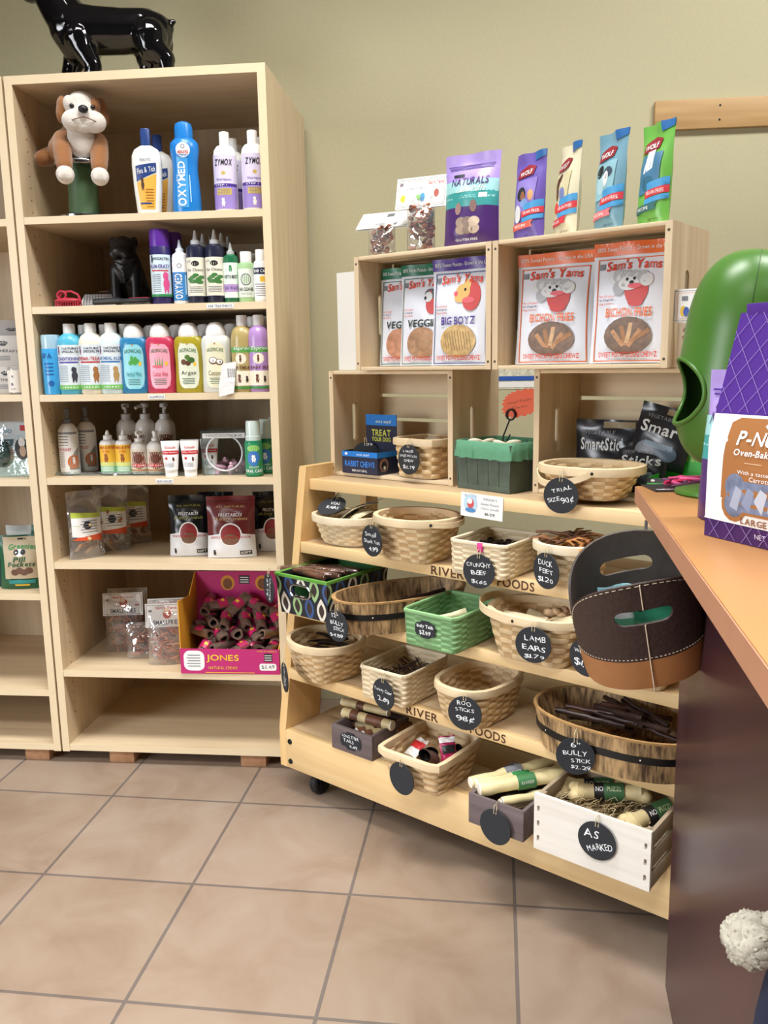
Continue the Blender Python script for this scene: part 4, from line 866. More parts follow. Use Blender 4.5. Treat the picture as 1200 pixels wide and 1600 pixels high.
# chip basket with a folded green cloth liner
def chip():
    w, d, h = .2, .165, .125; root = thing('chip_basket', 'dark grey-green slatted basket with folded green cloth liner', 'basket', bx(.563, .215, Z1, -10)); gm = mat('4d5a4f', .7, var=.15, scale=30); cl = mat('5f9a78', .85, bump=.5, scale=120, dist=.002)
    for s in (-1, 1):
        n = 5
        for k in range(n):
            x0 = -w/2+w*k/n; ta = .012
            m = MB(); plate(m, [(x0*.92+.001, 0), ((x0+w/n)*.92-.001, 0), (x0+w/n-.0005, h), (x0+.0005, h)], (), .003, gm, lambda a, b, q, s=s: Vector((a, d/2+s*(d/2-.003+q)*(.92+.08*b/h)+(0 if s > 0 else 0), b))); m.build('slat', root)
        m = MB(); plate(m, [(.004, 0), (d-.004, 0), (d, h), (0, h)], (), .003, gm, lambda a, b, q, s=s: Vector((s*(w/2-.003+q)*(.92+.08*b/h), a, b))); m.build('side_panel', root)
    MB().box(-w/2*.92, d*.04, 0, w/2*.92, d*.96, .006, gm).box(-w/2*.94, -.002+d*.04, 0, w/2*.94, d*.04, .014, gm).build('base', root)
    m = MB(); N = 72; fs = even(w/2, d/2, 9, N); rg = []
    for e, z, wv in ((1.06, h-.04, .004), (1.055, h-.02, .003), (1.05, h+.002, .001), (1.0, h+.006, .001), (.95, h+.001, .0015), (.93, h-.05, .003), (.9, .02, .002)):
        rg.append([tuple(sup(w/2*e, d/2*e, 9, f)+onrm(w/2, d/2, 9, f)*wv*sin(j*1.9)+Vector((0, d/2, z+(wv*.35*sin(j*1.3) if z < h and e > 1 else 0)))) for j, f in enumerate(fs)])
    m.loft(rg, cl, None, True, False, True); m.build('cloth_liner', root, None, 60)
chip()
rr = [(.515, .26, 20), (.545, .275, 60), (.60, .25, -20), (.625, .275, 40)]
for k, (u, v, a) in enumerate(rr):
    m = MB(); n = 20; m.tube([(.017*cos(2*pi*q/n), 0, .017*sin(2*pi*q/n)) for q in range(n)], .0065, mat('eadfc4', .55, var=.08), 8, closed=True)
    tag(m.build('chew_ring', None, None, 38, at(RK, u, v, Z1+.122, a, 62)), 'pale ring shaped chew in the green lined basket', 'chew', 'ring chews in the green lined basket')
def clipsign():
    root = thing('sign_clip', 'black spiral clip holding an orange starburst sign in the green lined basket', 'sign', at(RK, .586, .30, Z1+.1, 8)); bw = MB()
    bw.tube([(-.012, 0, 0), (-.008, 0, .04), (.004, 0, .07), (.01, 0, .085)], .0022, BLK, 8); bw.tube([(.012+.013*cos(a), .002*q/14, .098+.014*sin(a)) for q, a in enumerate([-1.6+.5*k for k in range(26)])], .0025, BLK, 8); bw.tube([(-.0, 0, .0), (.004, 0, .03), (.012, 0, .045)], .002, BLK, 8); bw.build('spiral_clip', root)
    P = []; 
    for k in range(48):
        a = 2*pi*k/48; q = 1 if k % 2 else .86; P.append((.04+.058*sgp(cos(a), .75)*q, .127+.038*sgp(sin(a), .75)*q))
    oc = mat('f2683f', .6); m = MB(); plate(m, P, (), .0008, oc, lambda a, b, q: Vector((a, .006+q, b+.2*(a-.03))))
    pr(m, [T('Sweet Potato', .0, .6, .8, .16, mat('8a4a2a', .6), j=.8), T('Chews', 0, .3, .5, .16, mat('8a4a2a', .6), j=.8)], lambda x, y, o: Vector((.035+x, .006-o, .103+y+.2*(x+.005))), .085, .05); m.build('star_sign', root)
clipsign()
m = MB().box(-.0635, -.0012, 0, .0635, 0, .062, WHT)
pr(m, [('e', -.26, .56, .17, .36, mat('bcd8ea', .5)), T('SILLY DOG', -.26, .86, .3, .1, mat('5a9ac4', .5), arc=.06), ('e', -.26, .56, .08, .22, mat('d04a4a', .5)), ('e', -.26, .28, .13, .1, mat('4a8ac0', .5)), ('e', -.28, .66, .06, .12, WHT), T("SMOOK'S", .2, .82, .32, .1, GREY), T('Sweet Potato', .2, .62, .42, .11, GREY), T('Chew (small)', .2, .42, .42, .11, GREY), T('$1.29', .2, .2, .24, .12, mat('4a4a50', .6), b=1)], flat(0, -.0012, 0), .127, .062)
tag(m.build('price_card', None, None, 38, at(RK, .614, .1335, .905, 0, 0, 2)), 'white price card with small drawing taped to the top shelf edge', 'card')

# patterned fabric box with green lining
def fabric_box():
    w, d, h, t = .205, .27, .118, .006; root = thing('fabric_box', 'black leaf patterned fabric box with green lining', 'box', bx(.1125, -.028, Z3)); dk = mat('1c1f26', .6); gl = mat('5f9a3a', .7); gd = mat('2f6a34', .8)
    cs = [mat('e6e2d6', .6), mat('9fc48a', .6), mat('3a5a94', .6)]; br = mat('3a2c28', .6)
    def leaves_(nx, nz, W_):
        o = []
        for j in range(nz):
            for i in range(-1, nx+1):
                cx = -.5+(i+.5+.5*(j % 2))/nx; cy = (j+.5)/nz; c = cs[(i+2*j) % 3]; rx = .40/nx; ry = .68/nz
                lf = lambda s: [(max(-.5, min(.5, cx+rx*s*sin(pi*q/8)*(1 if k else -1))), max(0, min(1, cy+ry*s*(1-q/4)*(1 if k else -1)))) for k in (0, 1) for q in range(8)]
                o += [('p', lf(.95), c), ('p', lf(.55), br)]
        return o
    def wall(n, mp, its, W_, hole):
        m = MB(); plate(m, [(-W_/2, 0), (W_/2, 0), (W_/2, h), (-W_/2, h)], hole, t, dk, mp)
        ok = [i for i in its if max(p[0] for p in i[1])-min(p[0] for p in i[1]) > .02 and max(p[1] for p in i[1])-min(p[1] for p in i[1]) > .05]; ok = [(*i, hole) for i in ok]
        pr(m, ok, lambda x, y, o: mp(x, y, -o), W_, h, None, .0003, .00004); return m.build('side', root)
    wall('f', lambda a, b, q: Vector((a*(.9+.1*b/h), q+.012*(1-b/h), b)), leaves_(4, 2, w), w, [rrect(0, .078, .072, .03, .0145, 5)])
    wall('b', lambda a, b, q: Vector((-a*(.9+.1*b/h), d-q-.012*(1-b/h), b)), [], w, ())
    wall('r', lambda a, b, q: Vector(((w/2-q)*(.9+.1*b/h), d/2+a*(.92+.08*b/h), b)), leaves_(5, 2, d), d, ()); wall('l', lambda a, b, q: Vector((-(w/2-q)*(.9+.1*b/h), d/2-a*(.92+.08*b/h), b)), leaves_(6, 2, d), d, ())
    MB().box(-w/2*.9+t, .02, 0, w/2*.9-t, d-.02, .004, dk).build('base', root)
    m = MB(); rg = []
    for e, z in ((1.012, h-.006), (1.016, h+.002), (.99, h+.004), (.955, h), (.93, h-.05), (.84, .008)): rg.append([(x*w/2*e, d/2+y*(d/2)*(e if e > .95 else e+.03), z) for x, y in ((-1, -1), (1, -1), (1, 1), (-1, 1))])
    m.loft(rg[:4], gl, None, True, False, False); m.build('green_trim', root); m = MB(); 
    for i, (a, b) in enumerate(((0, 1), (1, 2), (2, 3), (3, 0))):
        if i == 0: continue
        m.add([rg[3][a], rg[3][b], rg[5][b], rg[5][a]], [(0, 1, 2, 3)], gd)
    m.build('lining', root)
    m = MB(); m.tube([(x, -.002, .078+y-.078) for x, y in rrect(0, .078, .078, .036, .0175, 6)], .0032, STEEL, 8, closed=True); m.build('handle_ring', root)
fabric_box()

# ------------------------------------------------------------------ chalkboard tags
def ctag(u, dv, z, rot, its, label, rx=0, ry=0, r=.043, top=.016, clip=None):
    root = thing('chalkboard_tag', label, 'tag', at(RK, u, dv, z, rot, rx, ry), 'round chalkboard price tags')
    m = MB(); m.lathe([(r, -.0014), (r, .0014)], SLATE, 44, M=Matrix.Rotation(pi/2, 4, 'X')); pr(m, its, flat(0, -.0014, -r), 2*r, 2*r); m.build('disc', root)
    s = MB(); s.tube([(-.003, -.002, r*.78), (-.0035, -.001, r+top*.5), (0, .006, r+top), (.0035, .001, r+top*.4), (.003, -.002, r*.78)], .0009, TWINE, 6); s.build('string', root)
    if clip: MB().box(-.008, .004, r+top-.012, .008, .008, r+top+.012, mat('d8388a', .5), .002).build('pink_clip', root)
    return root
def K(*rows): return [T(s, x, y, w, h, CHALK, j=.9) for s, x, y, w, h in rows]
ctag(.318, .216, 1.031, -10, K(('LARGE', .0, .78, .5, .1), ('SWEET POTATO', 0, .62, .84, .1), ('CHEW', .02, .47, .46, .1), ('$2.79', .02, .25, .56, .14)), 'chalk tag reading large sweet potato chew')
ctag(.851, .108, .988, 5, [('t', 'TRIAL', .02, .68, .6, .13, CHALK, {'j': .8, 'r': 14}), ('t', 'SIZE', -.2, .38, .36, .13, CHALK, {'j': .8, 'r': 14}), ('t', '90¢', .2, .38, .38, .2, CHALK, {'j': .8, 'r': 14})], 'chalk tag reading trial size hanging from the oval basket')
ctag(.10, .125, .89, 10, K(('VEAL', .1, .62, .4, .16), ('EARS', .1, .4, .5, .16)), 'chalk tag lying tilted on the heap of shark tails', -62, 0)
ctag(.347, .012, .835, -13, K(('Small', -.04, .7, .56, .17), ('Shark Tail', .02, .47, .8, .13), ('4.99', .1, .25, .46, .16)), 'chalk tag reading small shark tail 4.99')
ctag(.673, .030, .794, 5, K(('CRUNCHY', .0, .70, .76, .15), ('BEEF', 0, .47, .5, .15), ('$1.65', .02, .2, .5, .13)), 'chalk tag reading crunchy beef with a pink clip', clip=1)
ctag(.850, .044, .818, -20, K(('DUCK', -.02, .72, .56, .17), ('FEET', .02, .5, .54, .14), ('$1.20', .0, .25, .6, .18)), 'chalk tag reading duck feet')
ctag(.014, -.058, .667, -24, [('t', '$3.49', -.1, .5, .6, .2, CHALK, {'j': .9, 'r': 80}), ('t', 'BULLY STICK', .14, .5, .8, .16, CHALK, {'j': .9, 'r': 80})], 'chalk tag hanging on the leaf patterned fabric box')
ctag(.312, -.098, .620, -6, K(('12"', -.05, .82, .3, .13), ('BULLY', .02, .6, .6, .15), ('STICK', .12, .42, .5, .13), ('$4.89', .0, .2, .6, .15)), 'chalk tag reading 12 inch bully stick')
ctag(.853, -.018, .655, 10, K(('LAMB', .05, .68, .6, .17), ('EARS', .02, .42, .66, .17), ('$1.79', .04, .18, .56, .14)), 'chalk tag reading lamb ears 1.79')
ctag(.982, -.012, .650, -10, K(('BEEF', -.05, .80, .36, .11), ('WOOFERS', 0, .64, .7, .11), ('$1.09', .0, .34, .7, .22)), 'chalk tag reading beef woofers 1.09')
ctag(.080, -.072, .415, -32, [('t', 'TURKEY FEET', .0, .5, .7, .15, CHALK, {'j': .9, 'r': 80}), ('t', '3.49', .2, .4, .3, .14, CHALK, {'j': .9, 'r': 80})], 'chalk tag seen nearly edge on at the left end basket')
ctag(.415, -.034, .432, -11, K(('Turkey Claw', 0, .62, .84, .15), ('2.89', .02, .34, .56, .18)), 'chalk tag reading turkey claw 2.89')
ctag(.692, -.06, .460, 14, K(('ROO', -.02, .80, .42, .14), ('STICKS', 0, .61, .56, .12), ('98¢', .02, .33, .56, .2)), 'chalk tag reading roo sticks 98 cents')
ctag(.985, -.058, .434, 20, K(('6"', .0, .82, .24, .14), ('BULLY', -.02, .6, .62, .16), ('STICK', .14, .4, .5, .13), ('$2.29', .14, .22, .5, .12)), 'chalk tag reading 6 inch bully stick', top=.02)
ctag(.520, -.094, .249, -7, [], 'blank chalk tag on the square woven basket')
ctag(.812, -.112, .226, -3, [], 'blank chalk tag on the dark wooden box of rolls')
ctag(1.066, -.113, .285, 1, [('t', 'AS', -.14, .66, .4, .22, CHALK, {'j': .7}), ('t', 'MARKED', .08, .36, .7, .2, CHALK, {'j': .8, 'r': 18})], 'chalk tag reading as marked on the white crate')
ctag(.083, .305, 1.02, 40, K(('1.79', .1, .9, .3, .1)), 'chalk tag standing inside the open blue chew box', -8)
# ------------------------------------------------------------------ chews in the baskets
def put(mb, name, M, label, cat, group, ang=45): return tag(mb.build(name, None, None, ang, M), label, cat, group)
DSTK = mat('33221d', .4, var=.35, scale=70); DSTK2 = mat('4a2e26', .42, var=.3, scale=70)
def stick(L_, r, mt, seed, end=None):
    rnd = random.Random(seed); n = 9
    m = MB(); m.tube([(-L_/2+L_*k/n, rnd.uniform(-.0018, .0018), rnd.uniform(-.0014, .0014)) for k in range(n+1)], [r*(rnd.uniform(.86, 1.1)) for k in range(n+1)], mt, 9); return m
rn = random.Random(21)
protos = [stick(.15, .0062, DSTK, 1), stick(.145, .007, DSTK2, 2), stick(.155, .0056, DSTK, 3)]
for k in range(15):
    M = at(RK, 1.0+rn.uniform(-.05, .10), .07+rn.uniform(-.025, .055), Z4+.066+.0068*(k//2), rn.uniform(-35, 35), rn.uniform(-4, 4), rn.uniform(-12, 12))
    put(stick(rn.uniform(.14, .165), rn.uniform(.0058, .0075), rn.choice([DSTK, DSTK2, DSTK]), 30+k), 'bully_stick', M, 'dark brown bully stick lying in the large oval tub', 'chew', 'bully sticks in the large tub')
for k in range(6):
    put(stick(.26, .006, rn.choice([DSTK, DSTK2]), 60+k), 'bully_stick', at(RK, .375+rn.uniform(-.03, .03), .15+rn.uniform(-.02, .02), Z3+.04+.008*(k//2), 66+rn.uniform(-12, 12), 0, rn.uniform(-8, 4)), 'long dark bully stick lying in the dark oval tub', 'chew', 'bully sticks in the dark tub')
for k in range(9):
    m = MB(); L_ = rn.uniform(.09, .13); n = 6
    m.loft([[(-L_/2+L_*q/n, w*.009, .004*sin(q)+(.002 if w == 0 else 0)*s) for w, s in ((-1, 0), (0, 1), (1, 0), (0, -1))] for q in range(n+1)], mat('2e2622', .45, var=.3, scale=50))
    put(m, 'dark_strip', at(RK, .13+rn.uniform(-.03, .03), .075+rn.uniform(-.03, .03), Z4+.075+.004*k, 40+rn.uniform(-40, 40), rn.uniform(-10, 10), rn.uniform(-10, 10)), 'dark dried strip in the left end basket', 'chew', 'dark strips in the left end basket')
def bits(name, u, dv, z, w, d, n, mts, size, label, kind='chip', seed=1, hh=.012):
    rnd = random.Random(seed); m = MB()
    for k in range(n): lump(m, (rnd.uniform(-.5, .5)*w, rnd.uniform(-.5, .5)*d, rnd.uniform(0, 1)*hh), size*rnd.uniform(.7, 1.2), rnd.choice(mts), rnd, kind)
    o = m.build(name, None, None, 45, at(RK, u, dv, z)); tag(o, label, 'chews'); o['kind'] = 'stuff'
bits('dark_crumbs', .66, .135, Z2+.05, .135, .16, 130, [DSTK, mat('2a211e', .5)], .013, 'dark crunchy beef pieces filling the rectangular basket', seed=3)
bits('dark_shreds', .396, .09, Z4+.042, .13, .17, 120, [DSTK2, mat('3a2c24', .5)], .014, 'dark turkey pieces filling the rectangular basket', 'stick', 4, .02)
bits('pale_pieces', .872, .225, Z1+.05, .16, .12, 60, [mat('e6d6ac', .5), mat('d8c492', .5)], .017, 'pale trial size pieces in the oval basket', seed=5)
for k, (u, v, dz, a, c) in enumerate(((.29, .31, .1, 30, 'b98a60'), (.325, .33, .108, -20, 'e6dcc8'), (.355, .33, .104, 60, 'a0765a'), (.34, .36, .11, 10, 'c9a47a'), (.285, .36, .106, -50, 'd8c8a8'))):
    m = MB(); m.ball((0, 0, 0), (.032, .02, .0055), mat(c, .55, var=.15, scale=40), None, 14, 8); put(m, 'sweet_potato_chew', at(RK, u, v, Z1+dz+.006, a, 22, 8), 'flat dried sweet potato slice in the square basket', 'chew', 'sweet potato slices in the square basket')
def fin(L_, w, mt, bend):
    m = MB(); n = 8
    m.loft([[(-L_/2+L_*q/n, y*w*sin(pi*(.12+.8*q/n))**.8*(1-.5*q/n), bend*sin(pi*q/n)*L_+(.004*(1-q/n) if y == 0 else 0)*s) for y, s in ((-1, 0), (-.5, .7), (0, 1), (.5, .7), (1, 0), (.5, -.7), (0, -1), (-.5, -.7))] for q in range(n+1)], mt); return m
CRE = mat('e9dfba', .6, var=.1, scale=40); GRF = mat('8d8f96', .6, var=.1, scale=40)
for u, v, z, rz, ry, L_, w, mt in ((.08, .16, .90, 20, -55, .12, .03, CRE), (.1, .15, .875, -10, -20, .12, .032, CRE), (.14, .165, .878, 15, -10, .13, .035, CRE), (.17, .16, .885, 30, -25, .11, .026, CRE), (.185, .19, .895, 25, -28, .11, .024, GRF), (.15, .2, .88, 60, -20, .12, .03, GRF), (.2, .15, .875, 70, -15, .09, .03, CRE)):
    g = mt is GRF; put(fin(L_, w, mt, .1), 'shark_tail', at(RK, u, v, z-.01, rz, 0, ry), 'grey dried shark tail sticking out of the pale basket' if g else 'cream dried shark tail heaped in the pale basket', 'chew', 'grey shark tails' if g else 'cream shark tails')
DF = [mat('8a5a34', .5, var=.3, scale=60), mat('5f3a24', .5, var=.3, scale=60), mat('b07a44', .5, var=.2, scale=60)]
for k in range(16):
    m = MB(); mt = rn.choice(DF); m.tube([(-.05, 0, 0), (-.02, .002, .003), (.01, 0, 0)], [.0035, .003, .0045], mt, 7)
    for s in (-.5, 0, .5): m.tube([(.008, 0, 0), (.03, .03*s, .004), (.052, .05*s, -.003)], [.0032, .0028, .0012], mt, 6)
    put(m, 'duck_foot', at(RK, .865+rn.uniform(-.045, .045), .145+rn.uniform(-.04, .04), Z2+.088+.0016*k, rn.uniform(0, 360), rn.uniform(-20, 20), rn.uniform(-14, 8)), 'brown dried duck foot heaped in the round basket', 'chew', 'duck feet in the round basket')
for k, (dx, dv, a, dz) in enumerate(((-.02, .05, 40, .062), (.015, .07, 30, .058), (.0, .09, 48, .05))):
    m = MB(); m.tube([(-.06, 0, 0), (-.02, .003, .002), (.02, 0, 0), (.06, .002, .001)], [.0085, .0075, .0085, .01], CRE, 10); put(m, 'bully_tail', at(RK, .575+dx, dv, Z3+dz, a, 0, -14), 'pale stick leaning in the green woven basket', 'chew', 'pale sticks in the green basket')
def ear(mt, s):
    m = MB(); n = 9
    m.loft([[(-.06+.12*q/n, y*.03*s*sin(pi*(.06+.9*q/n))**.7, .012*cos(y*1.4)+.003*e) for y, e in ((-1, 0), (-.5, 1), (0, 1), (.5, 1), (1, 0), (.5, -1), (0, -1), (-.5, -1))] for q in range(n+1)], mt); return m
for k, (du, dv, a, ry, mt) in enumerate(((-.05, 0, 10, -6, 'e4d6b4'), (-.01, .02, -25, 4, 'ddcda6'), (.03, -.02, 35, -10, 'e8dcc0'), (.05, .03, 80, 8, 'd4c29a'), (-.03, -.035, -5, 0, 'e6d9b6'), (.06, -.03, 15, -22, 'd8c8a4'))):
    put(ear(mat(mt, .6, var=.1, scale=40), 1), 'lamb_ear', at(RK, .812+du, .105+dv, Z3+.075+.004*k, a, 0, ry), 'cream dried lamb ear lying in the basket with folded handle', 'chew', 'lamb ears in the handled basket')
m = MB()
for k in range(7): m.ball((rn.uniform(-.02, .02), rn.uniform(-.012, .012), rn.uniform(0, .014)), (.014, .011, .01), mat('c4a684', .9, var=.35, scale=90), None, 10, 7)
put(m, 'furry_lamb_ear', at(RK, .835, .13, Z3+.1), 'furry tan and white lamb ear on top of the cream ones', 'chew', None)
for k in range(6):   # wrapped sticks in the fabric box
    root = thing('wrapped_stick', 'brown stick in clear crinkled wrap lying in the leaf patterned box', 'chew', at(RK, .10+.012*(k % 3)-.045+.02*(k//3), .045+.035*(k//2), Z3+.108+.006*(k % 2), rn.uniform(-12, 14), 0, -2), 'wrapped sticks in the fabric box')
    MB().tube([(-.1, 0, 0), (0, .003, .002), (.1, 0, 0)], [.008, .009, .008], mat('6a4230', .45, var=.3, scale=50), 10).build('stick', root)
    MB().tube([(-.115+.02*q, .002*(q % 2), .002*((q//2) % 2)) for q in range(12)], [.006 if q in (0, 11) else .0118+.0012*(q % 2) for q in range(12)], CLEAR, 10).build('wrapper', root)
def tailp(L_, r, seed):
    rnd = random.Random(seed); m = MB(); a = mat('cbb98a', .5, var=.2, scale=30); b = mat('6a4430', .5, var=.3, scale=40); w = mat('f0eee6', .5)
    n = 6
    for q in range(n): m.tube([(-L_/2+L_*q/n, 0, 0), (-L_/2+L_*(q+1)/n, 0, 0)], [r*rnd.uniform(.95, 1.03), r*rnd.uniform(.92, 1)], a if rnd.random() < .5 else b, 14)
    for s in (-1, 1): m.tube([(s*L_/2, 0, 0), (s*(L_/2+.003), 0, 0)], [r*.98, r*.9], w, 14)
    return m
for k, (du, dv, dz, a, r, L_) in enumerate(((-.03, .10, .098, 6, .012, .16), (0, .075, .078, 4, .0155, .17), (.03, .098, .05, 62, .0145, .15), (.058, .095, .05, 62, .0145, .15), (-.03, .09, .045, 10, .014, .13))):
    put(tailp(L_, r, 70+k), 'steer_tail', at(RK, .265+du, dv, Z5+dz, a, 0, 0), 'brown and cream steer tail piece in the dark wooden box', 'chew', 'steer tails in the dark box')
RH = mat('ddcf9e', .5, var=.12, scale=24); RHE = mat('f2ecdc', .5); GB_ = mat('3f6a44', .5)
def roll(L_, r, bandx, bw):
    m = MB(); n = 10; m.tube([(-L_/2+L_*q/n, .001*sin(q*2), .001*cos(q*3)) for q in range(n+1)], [r*(1+.1*sin(q*1.7)) for q in range(n+1)], RH, 14); m.tube([(-L_/2-.001, 0, 0), (-L_/2+.002, 0, 0)], [r*.9, r], RHE, 14)
    return m
for k, (du, dv, dz, a, ry, r, bd) in enumerate(((-.035, .03, .088, 60, 3, .0135, GREY), (-.01, .025, .082, 54, 0, .014, GRN), (.018, .0, .092, 50, 4, .0165, mat('3f7a4a', .5)), (.055, .025, .058, 58, 2, .0135, GREY), (.045, .02, .045, 60, 0, .0125, GREY), (.066, .02, .066, 56, 0, .0105, GREY))):
    root = thing('rawhide_roll', 'pale rawhide roll in the dark wooden box with blank tag', 'chew', at(RK, .807+du, dv, Z5+dz, a, 0, -ry), 'rawhide rolls in the dark box')
    roll(.23, r, 0, 0).build('roll', root)
    if k < 3:
        b = MB().tube([(-.02, 0, 0), (.025, 0, 0)], r*1.14, bd, 18); pr(b, [T('RAWHIDE', 0, .5, .7, .4, WHT)], lambda x, y, o: Vector((.0025+x, -(r*1.15+o)*cos((y-.01)/r), (r*1.15+o)*sin((y-.004)/r))), .045, .02, None); b.build('paper_band', root)
def bone(M, rot, lb, its):
    root = thing('rawhide_bone', lb, 'chew', M, 'rawhide bones in the white crate'); pm = mat('d8c594', .5, var=.15, scale=30)
    m = MB(); m.tube([(-.085, 0, 0), (-.07, 0, 0), (-.05, 0, 0), (0, .002, 0), (.05, 0, 0), (.07, 0, 0), (.085, 0, 0)], [.012, .024, .018, .0195, .018, .024, .013], pm, 14)
    for s in (-1, 1):
        for q in (-1, 1): m.ball((s*.078, q*.013, .004*q), (.016, .014, .014), pm, None, 12, 8)
    m.build('bone', root)
    b = MB().tube([(-.032, 0, 0), (.032, 0, 0)], .0212, GB_, 20); b.tube([(-.034, 0, 0), (-.012, 0, 0)], .0214, BLK, 20); pr(b, its, lambda x, y, o: Vector((x, -(.0216+o)*cos(.9-y/.0216), (.0216+o)*sin(.9-y/.0216)+0)) if False else Vector((x, -(.0216+o)*cos(y/.0216+.1), (.0216+o)*sin(y/.0216+.1))), .064, .03, .004); b.build('wrapper', root)
wi = [T('NO', -.34, .5, .26, .34, WHT), T('PUZZL', .17, .5, .5, .34, mat('c8d8a0', .5))]
bone(at(RK, 1.03, .03, Z5+.118, 24, 0, -6), 0, 'rawhide bone with black and green wrapper across the white crate', wi); bone(at(RK, .985, .07, Z5+.1, 30, 0, -3), 0, 'rawhide bone half buried at the back of the white crate', wi); bone(at(RK, 1.145, .02, Z5+.112, 62, 0, -8), 0, 'rawhide bone at the right end of the white crate', wi)
# the blank tag basket: cow hooves and two small packets
HF = mat('5a463c', .4, var=.3, scale=30)
for k, (du, dv, dz, a) in enumerate(((-.02, .0, .055, 20), (.01, -.02, .062, -30), (.015, .04, .05, 70))):
    m = MB(); m.loft([[(x*s, y*s*.8, z) for x, y in ell(0, 0, .024, .022, 14)] for s, z in ((1.1, 0), (1, .02), (.8, .045))], HF, None, True, True, False); m.loft([[(x*s, y*s*.8, z) for x, y in ell(0, 0, .021, .019, 14)] for s, z in ((.8, .045), (.9, .02), (1, .004))], DK, None, True, False, True)
    put(m, 'cow_hoof', at(RK, .53+du, .03+dv, Z5+dz, a, 50, 30), 'brown cow hoof in the square basket with blank tag', 'chew', 'cow hooves in the square basket')
pouch(at(RK, .585, .03, Z5+.055, 50, -30), .045, .07, .015, mat('b8255c', .35), [('r', 0, .5, .8, .3, DK), ('r', 0, .85, 1, .2, WHT)], 'small magenta packet in the square basket with blank tag', name='treat_packet')
pouch(at(RK, .475, .0, Z5+.055, -10, -60), .045, .06, .015, mat('e4e2de', .35), [('r', 0, .6, 1, .4, RED)], 'small white and red packet in the square basket with blank tag', name='treat_packet')

# ------------------------------------------------------------------ goods in and on the crates
SY = mat('dfe3ec', .3); GT = mat('1f6a4c', .35); PT = mat('4a2a8c', .35); OT = mat('dd6a2e', .35); RM = mat('d8432e', .45)
def yam(M, W_, H_, tp, ed, hd, name_col, title, foot, win, art, lb, seed, wc):
    wn = [('e', 0, .225, .30, .155, mat(wc, .55, var=.25, scale=60))]
    if win == 'fry': wn += [('r', -.12+.07*k, .205+.02*(k % 3), .05, .17, mat(('b98a62', 'a47650', 'c9a47c')[k % 3], .55, var=.2, scale=50), 40-25*k) for k in range(5)]
    elif win == 'chip': wn += [('r', -.2+.045*k, .225+.008*(k % 2), .012, .2-.01*abs(k-4), mat('9a7440', .55), 12) for k in range(10)]
    its = [('r', 0, .945, 1, .11, tp), T('100% Sweet Potato - Grown in the USA', 0, .945, .9, .035, mat('e8ece8', .5)), ('f', 0, .44, .88, .85, ed, .012), ('r', -.38, .80, .07, .05, GREY), T("Sam's Yams", .02, .80, .68, .085, RM, b=1, arc=.014, s=.08), *art, T('The Original', -.30, .55, .22, .025, RM), T('for Dogs &', -.30, .52, .2, .025, NAVY), T('Dog Lovers', -.30, .49, .2, .025, RM), T(title, 0, .415, .58, .075, name_col, b=1, s=.1), *wn, T('SWEET POTATO DOG CHEWZ', 0, .07, .72, .045, RM, b=1), T('Friandises de Patate Douce', 0, .035, .5, .016, GREY)]
    return pouch(M, W_, H_, .04, SY, its, lb, seed=seed, name='chew_bag', group='large sweet potato chew bags in the crates')
wd = mat('d6d8d8', .6); pk_ = mat('d8606a', .5); rd_ = mat('c44a4a', .5); tn_ = mat('d8b26a', .5)
A1 = [('e', .18, .62, .12, .12, rd_), ('e', .14, .70, .12, .05, mat('5a5a5e', .6)), ('e', .1, .67, .08, .05, wd), ('e', .04, .66, .025, .018, DK)]
A2 = [('e', .2, .64, .15, .14, rd_), ('e', .06, .68, .12, .075, tn_), ('e', .02, .63, .1, .05, tn_), ('e', -.06, .665, .035, .025, pk_), ('e', .12, .74, .06, .06, tn_), ('e', .1, .70, .02, .015, DK), ('e', .16, .6, .1, .03, pk_)]
A3 = [('e', .08, .60, .15, .13, rd_), *[('e', -.2+.05*k, .70+.02*(k % 2)-.003*k, .08, .055, mat(('d6d8d8', 'b4b6ba')[k % 2], .6)) for k in range(9)], ('e', -.14, .62, .08, .06, mat('a8aab0', .6)), ('e', -.02, .65, .13, .055, wd), ('e', -.04, .685, .018, .014, DK), ('e', .05, .69, .018, .014, DK), ('e', .02, .655, .03, .018, DK), ('e', .06, .63, .09, .022, pk_), ('e', .08, .50, .1, .04, rd_)]
yam(at(RK, .247, .29, 1.2925, 4, -3), .17, .278, GT, GT, 0, mat('1a2a22', .5), 'VEGGIE', 0, 'slice', A1, 'green topped chew bag, leftmost in the upper left crate', 1, 'b98262')
yam(at(RK, .345, .262, 1.2925, 4, -3), .17, .278, GT, GT, 0, mat('1a2a22', .5), 'VEGGIE', 0, 'slice', A1, 'green topped chew bag, middle of three in the upper left crate', 2, 'a8805e')
yam(at(RK, .482, .236, 1.2925, 4, -3), .185, .280, PT, mat('2a3a84', .4), 0, PT, 'BIG BOYZ', 0, 'chip', A2, 'purple topped chew bag at the right of the upper left crate', 3, 'c8a870')
yam(at(RK, .733, .28, 1.2925, 4, -3), .212, .275, OT, OT, 0, OT, 'BICHON FRIES', 0, 'fry', A3, 'orange topped chew bag, left in the upper right crate', 4, '7a6456')
yam(at(RK, .938, .272, 1.2925, 4, -3), .196, .282, OT, OT, 0, OT, 'BICHON FRIES', 0, 'fry', A3, 'orange topped chew bag, right in the upper right crate', 5, '7a6456')
AC = (.0, .0)
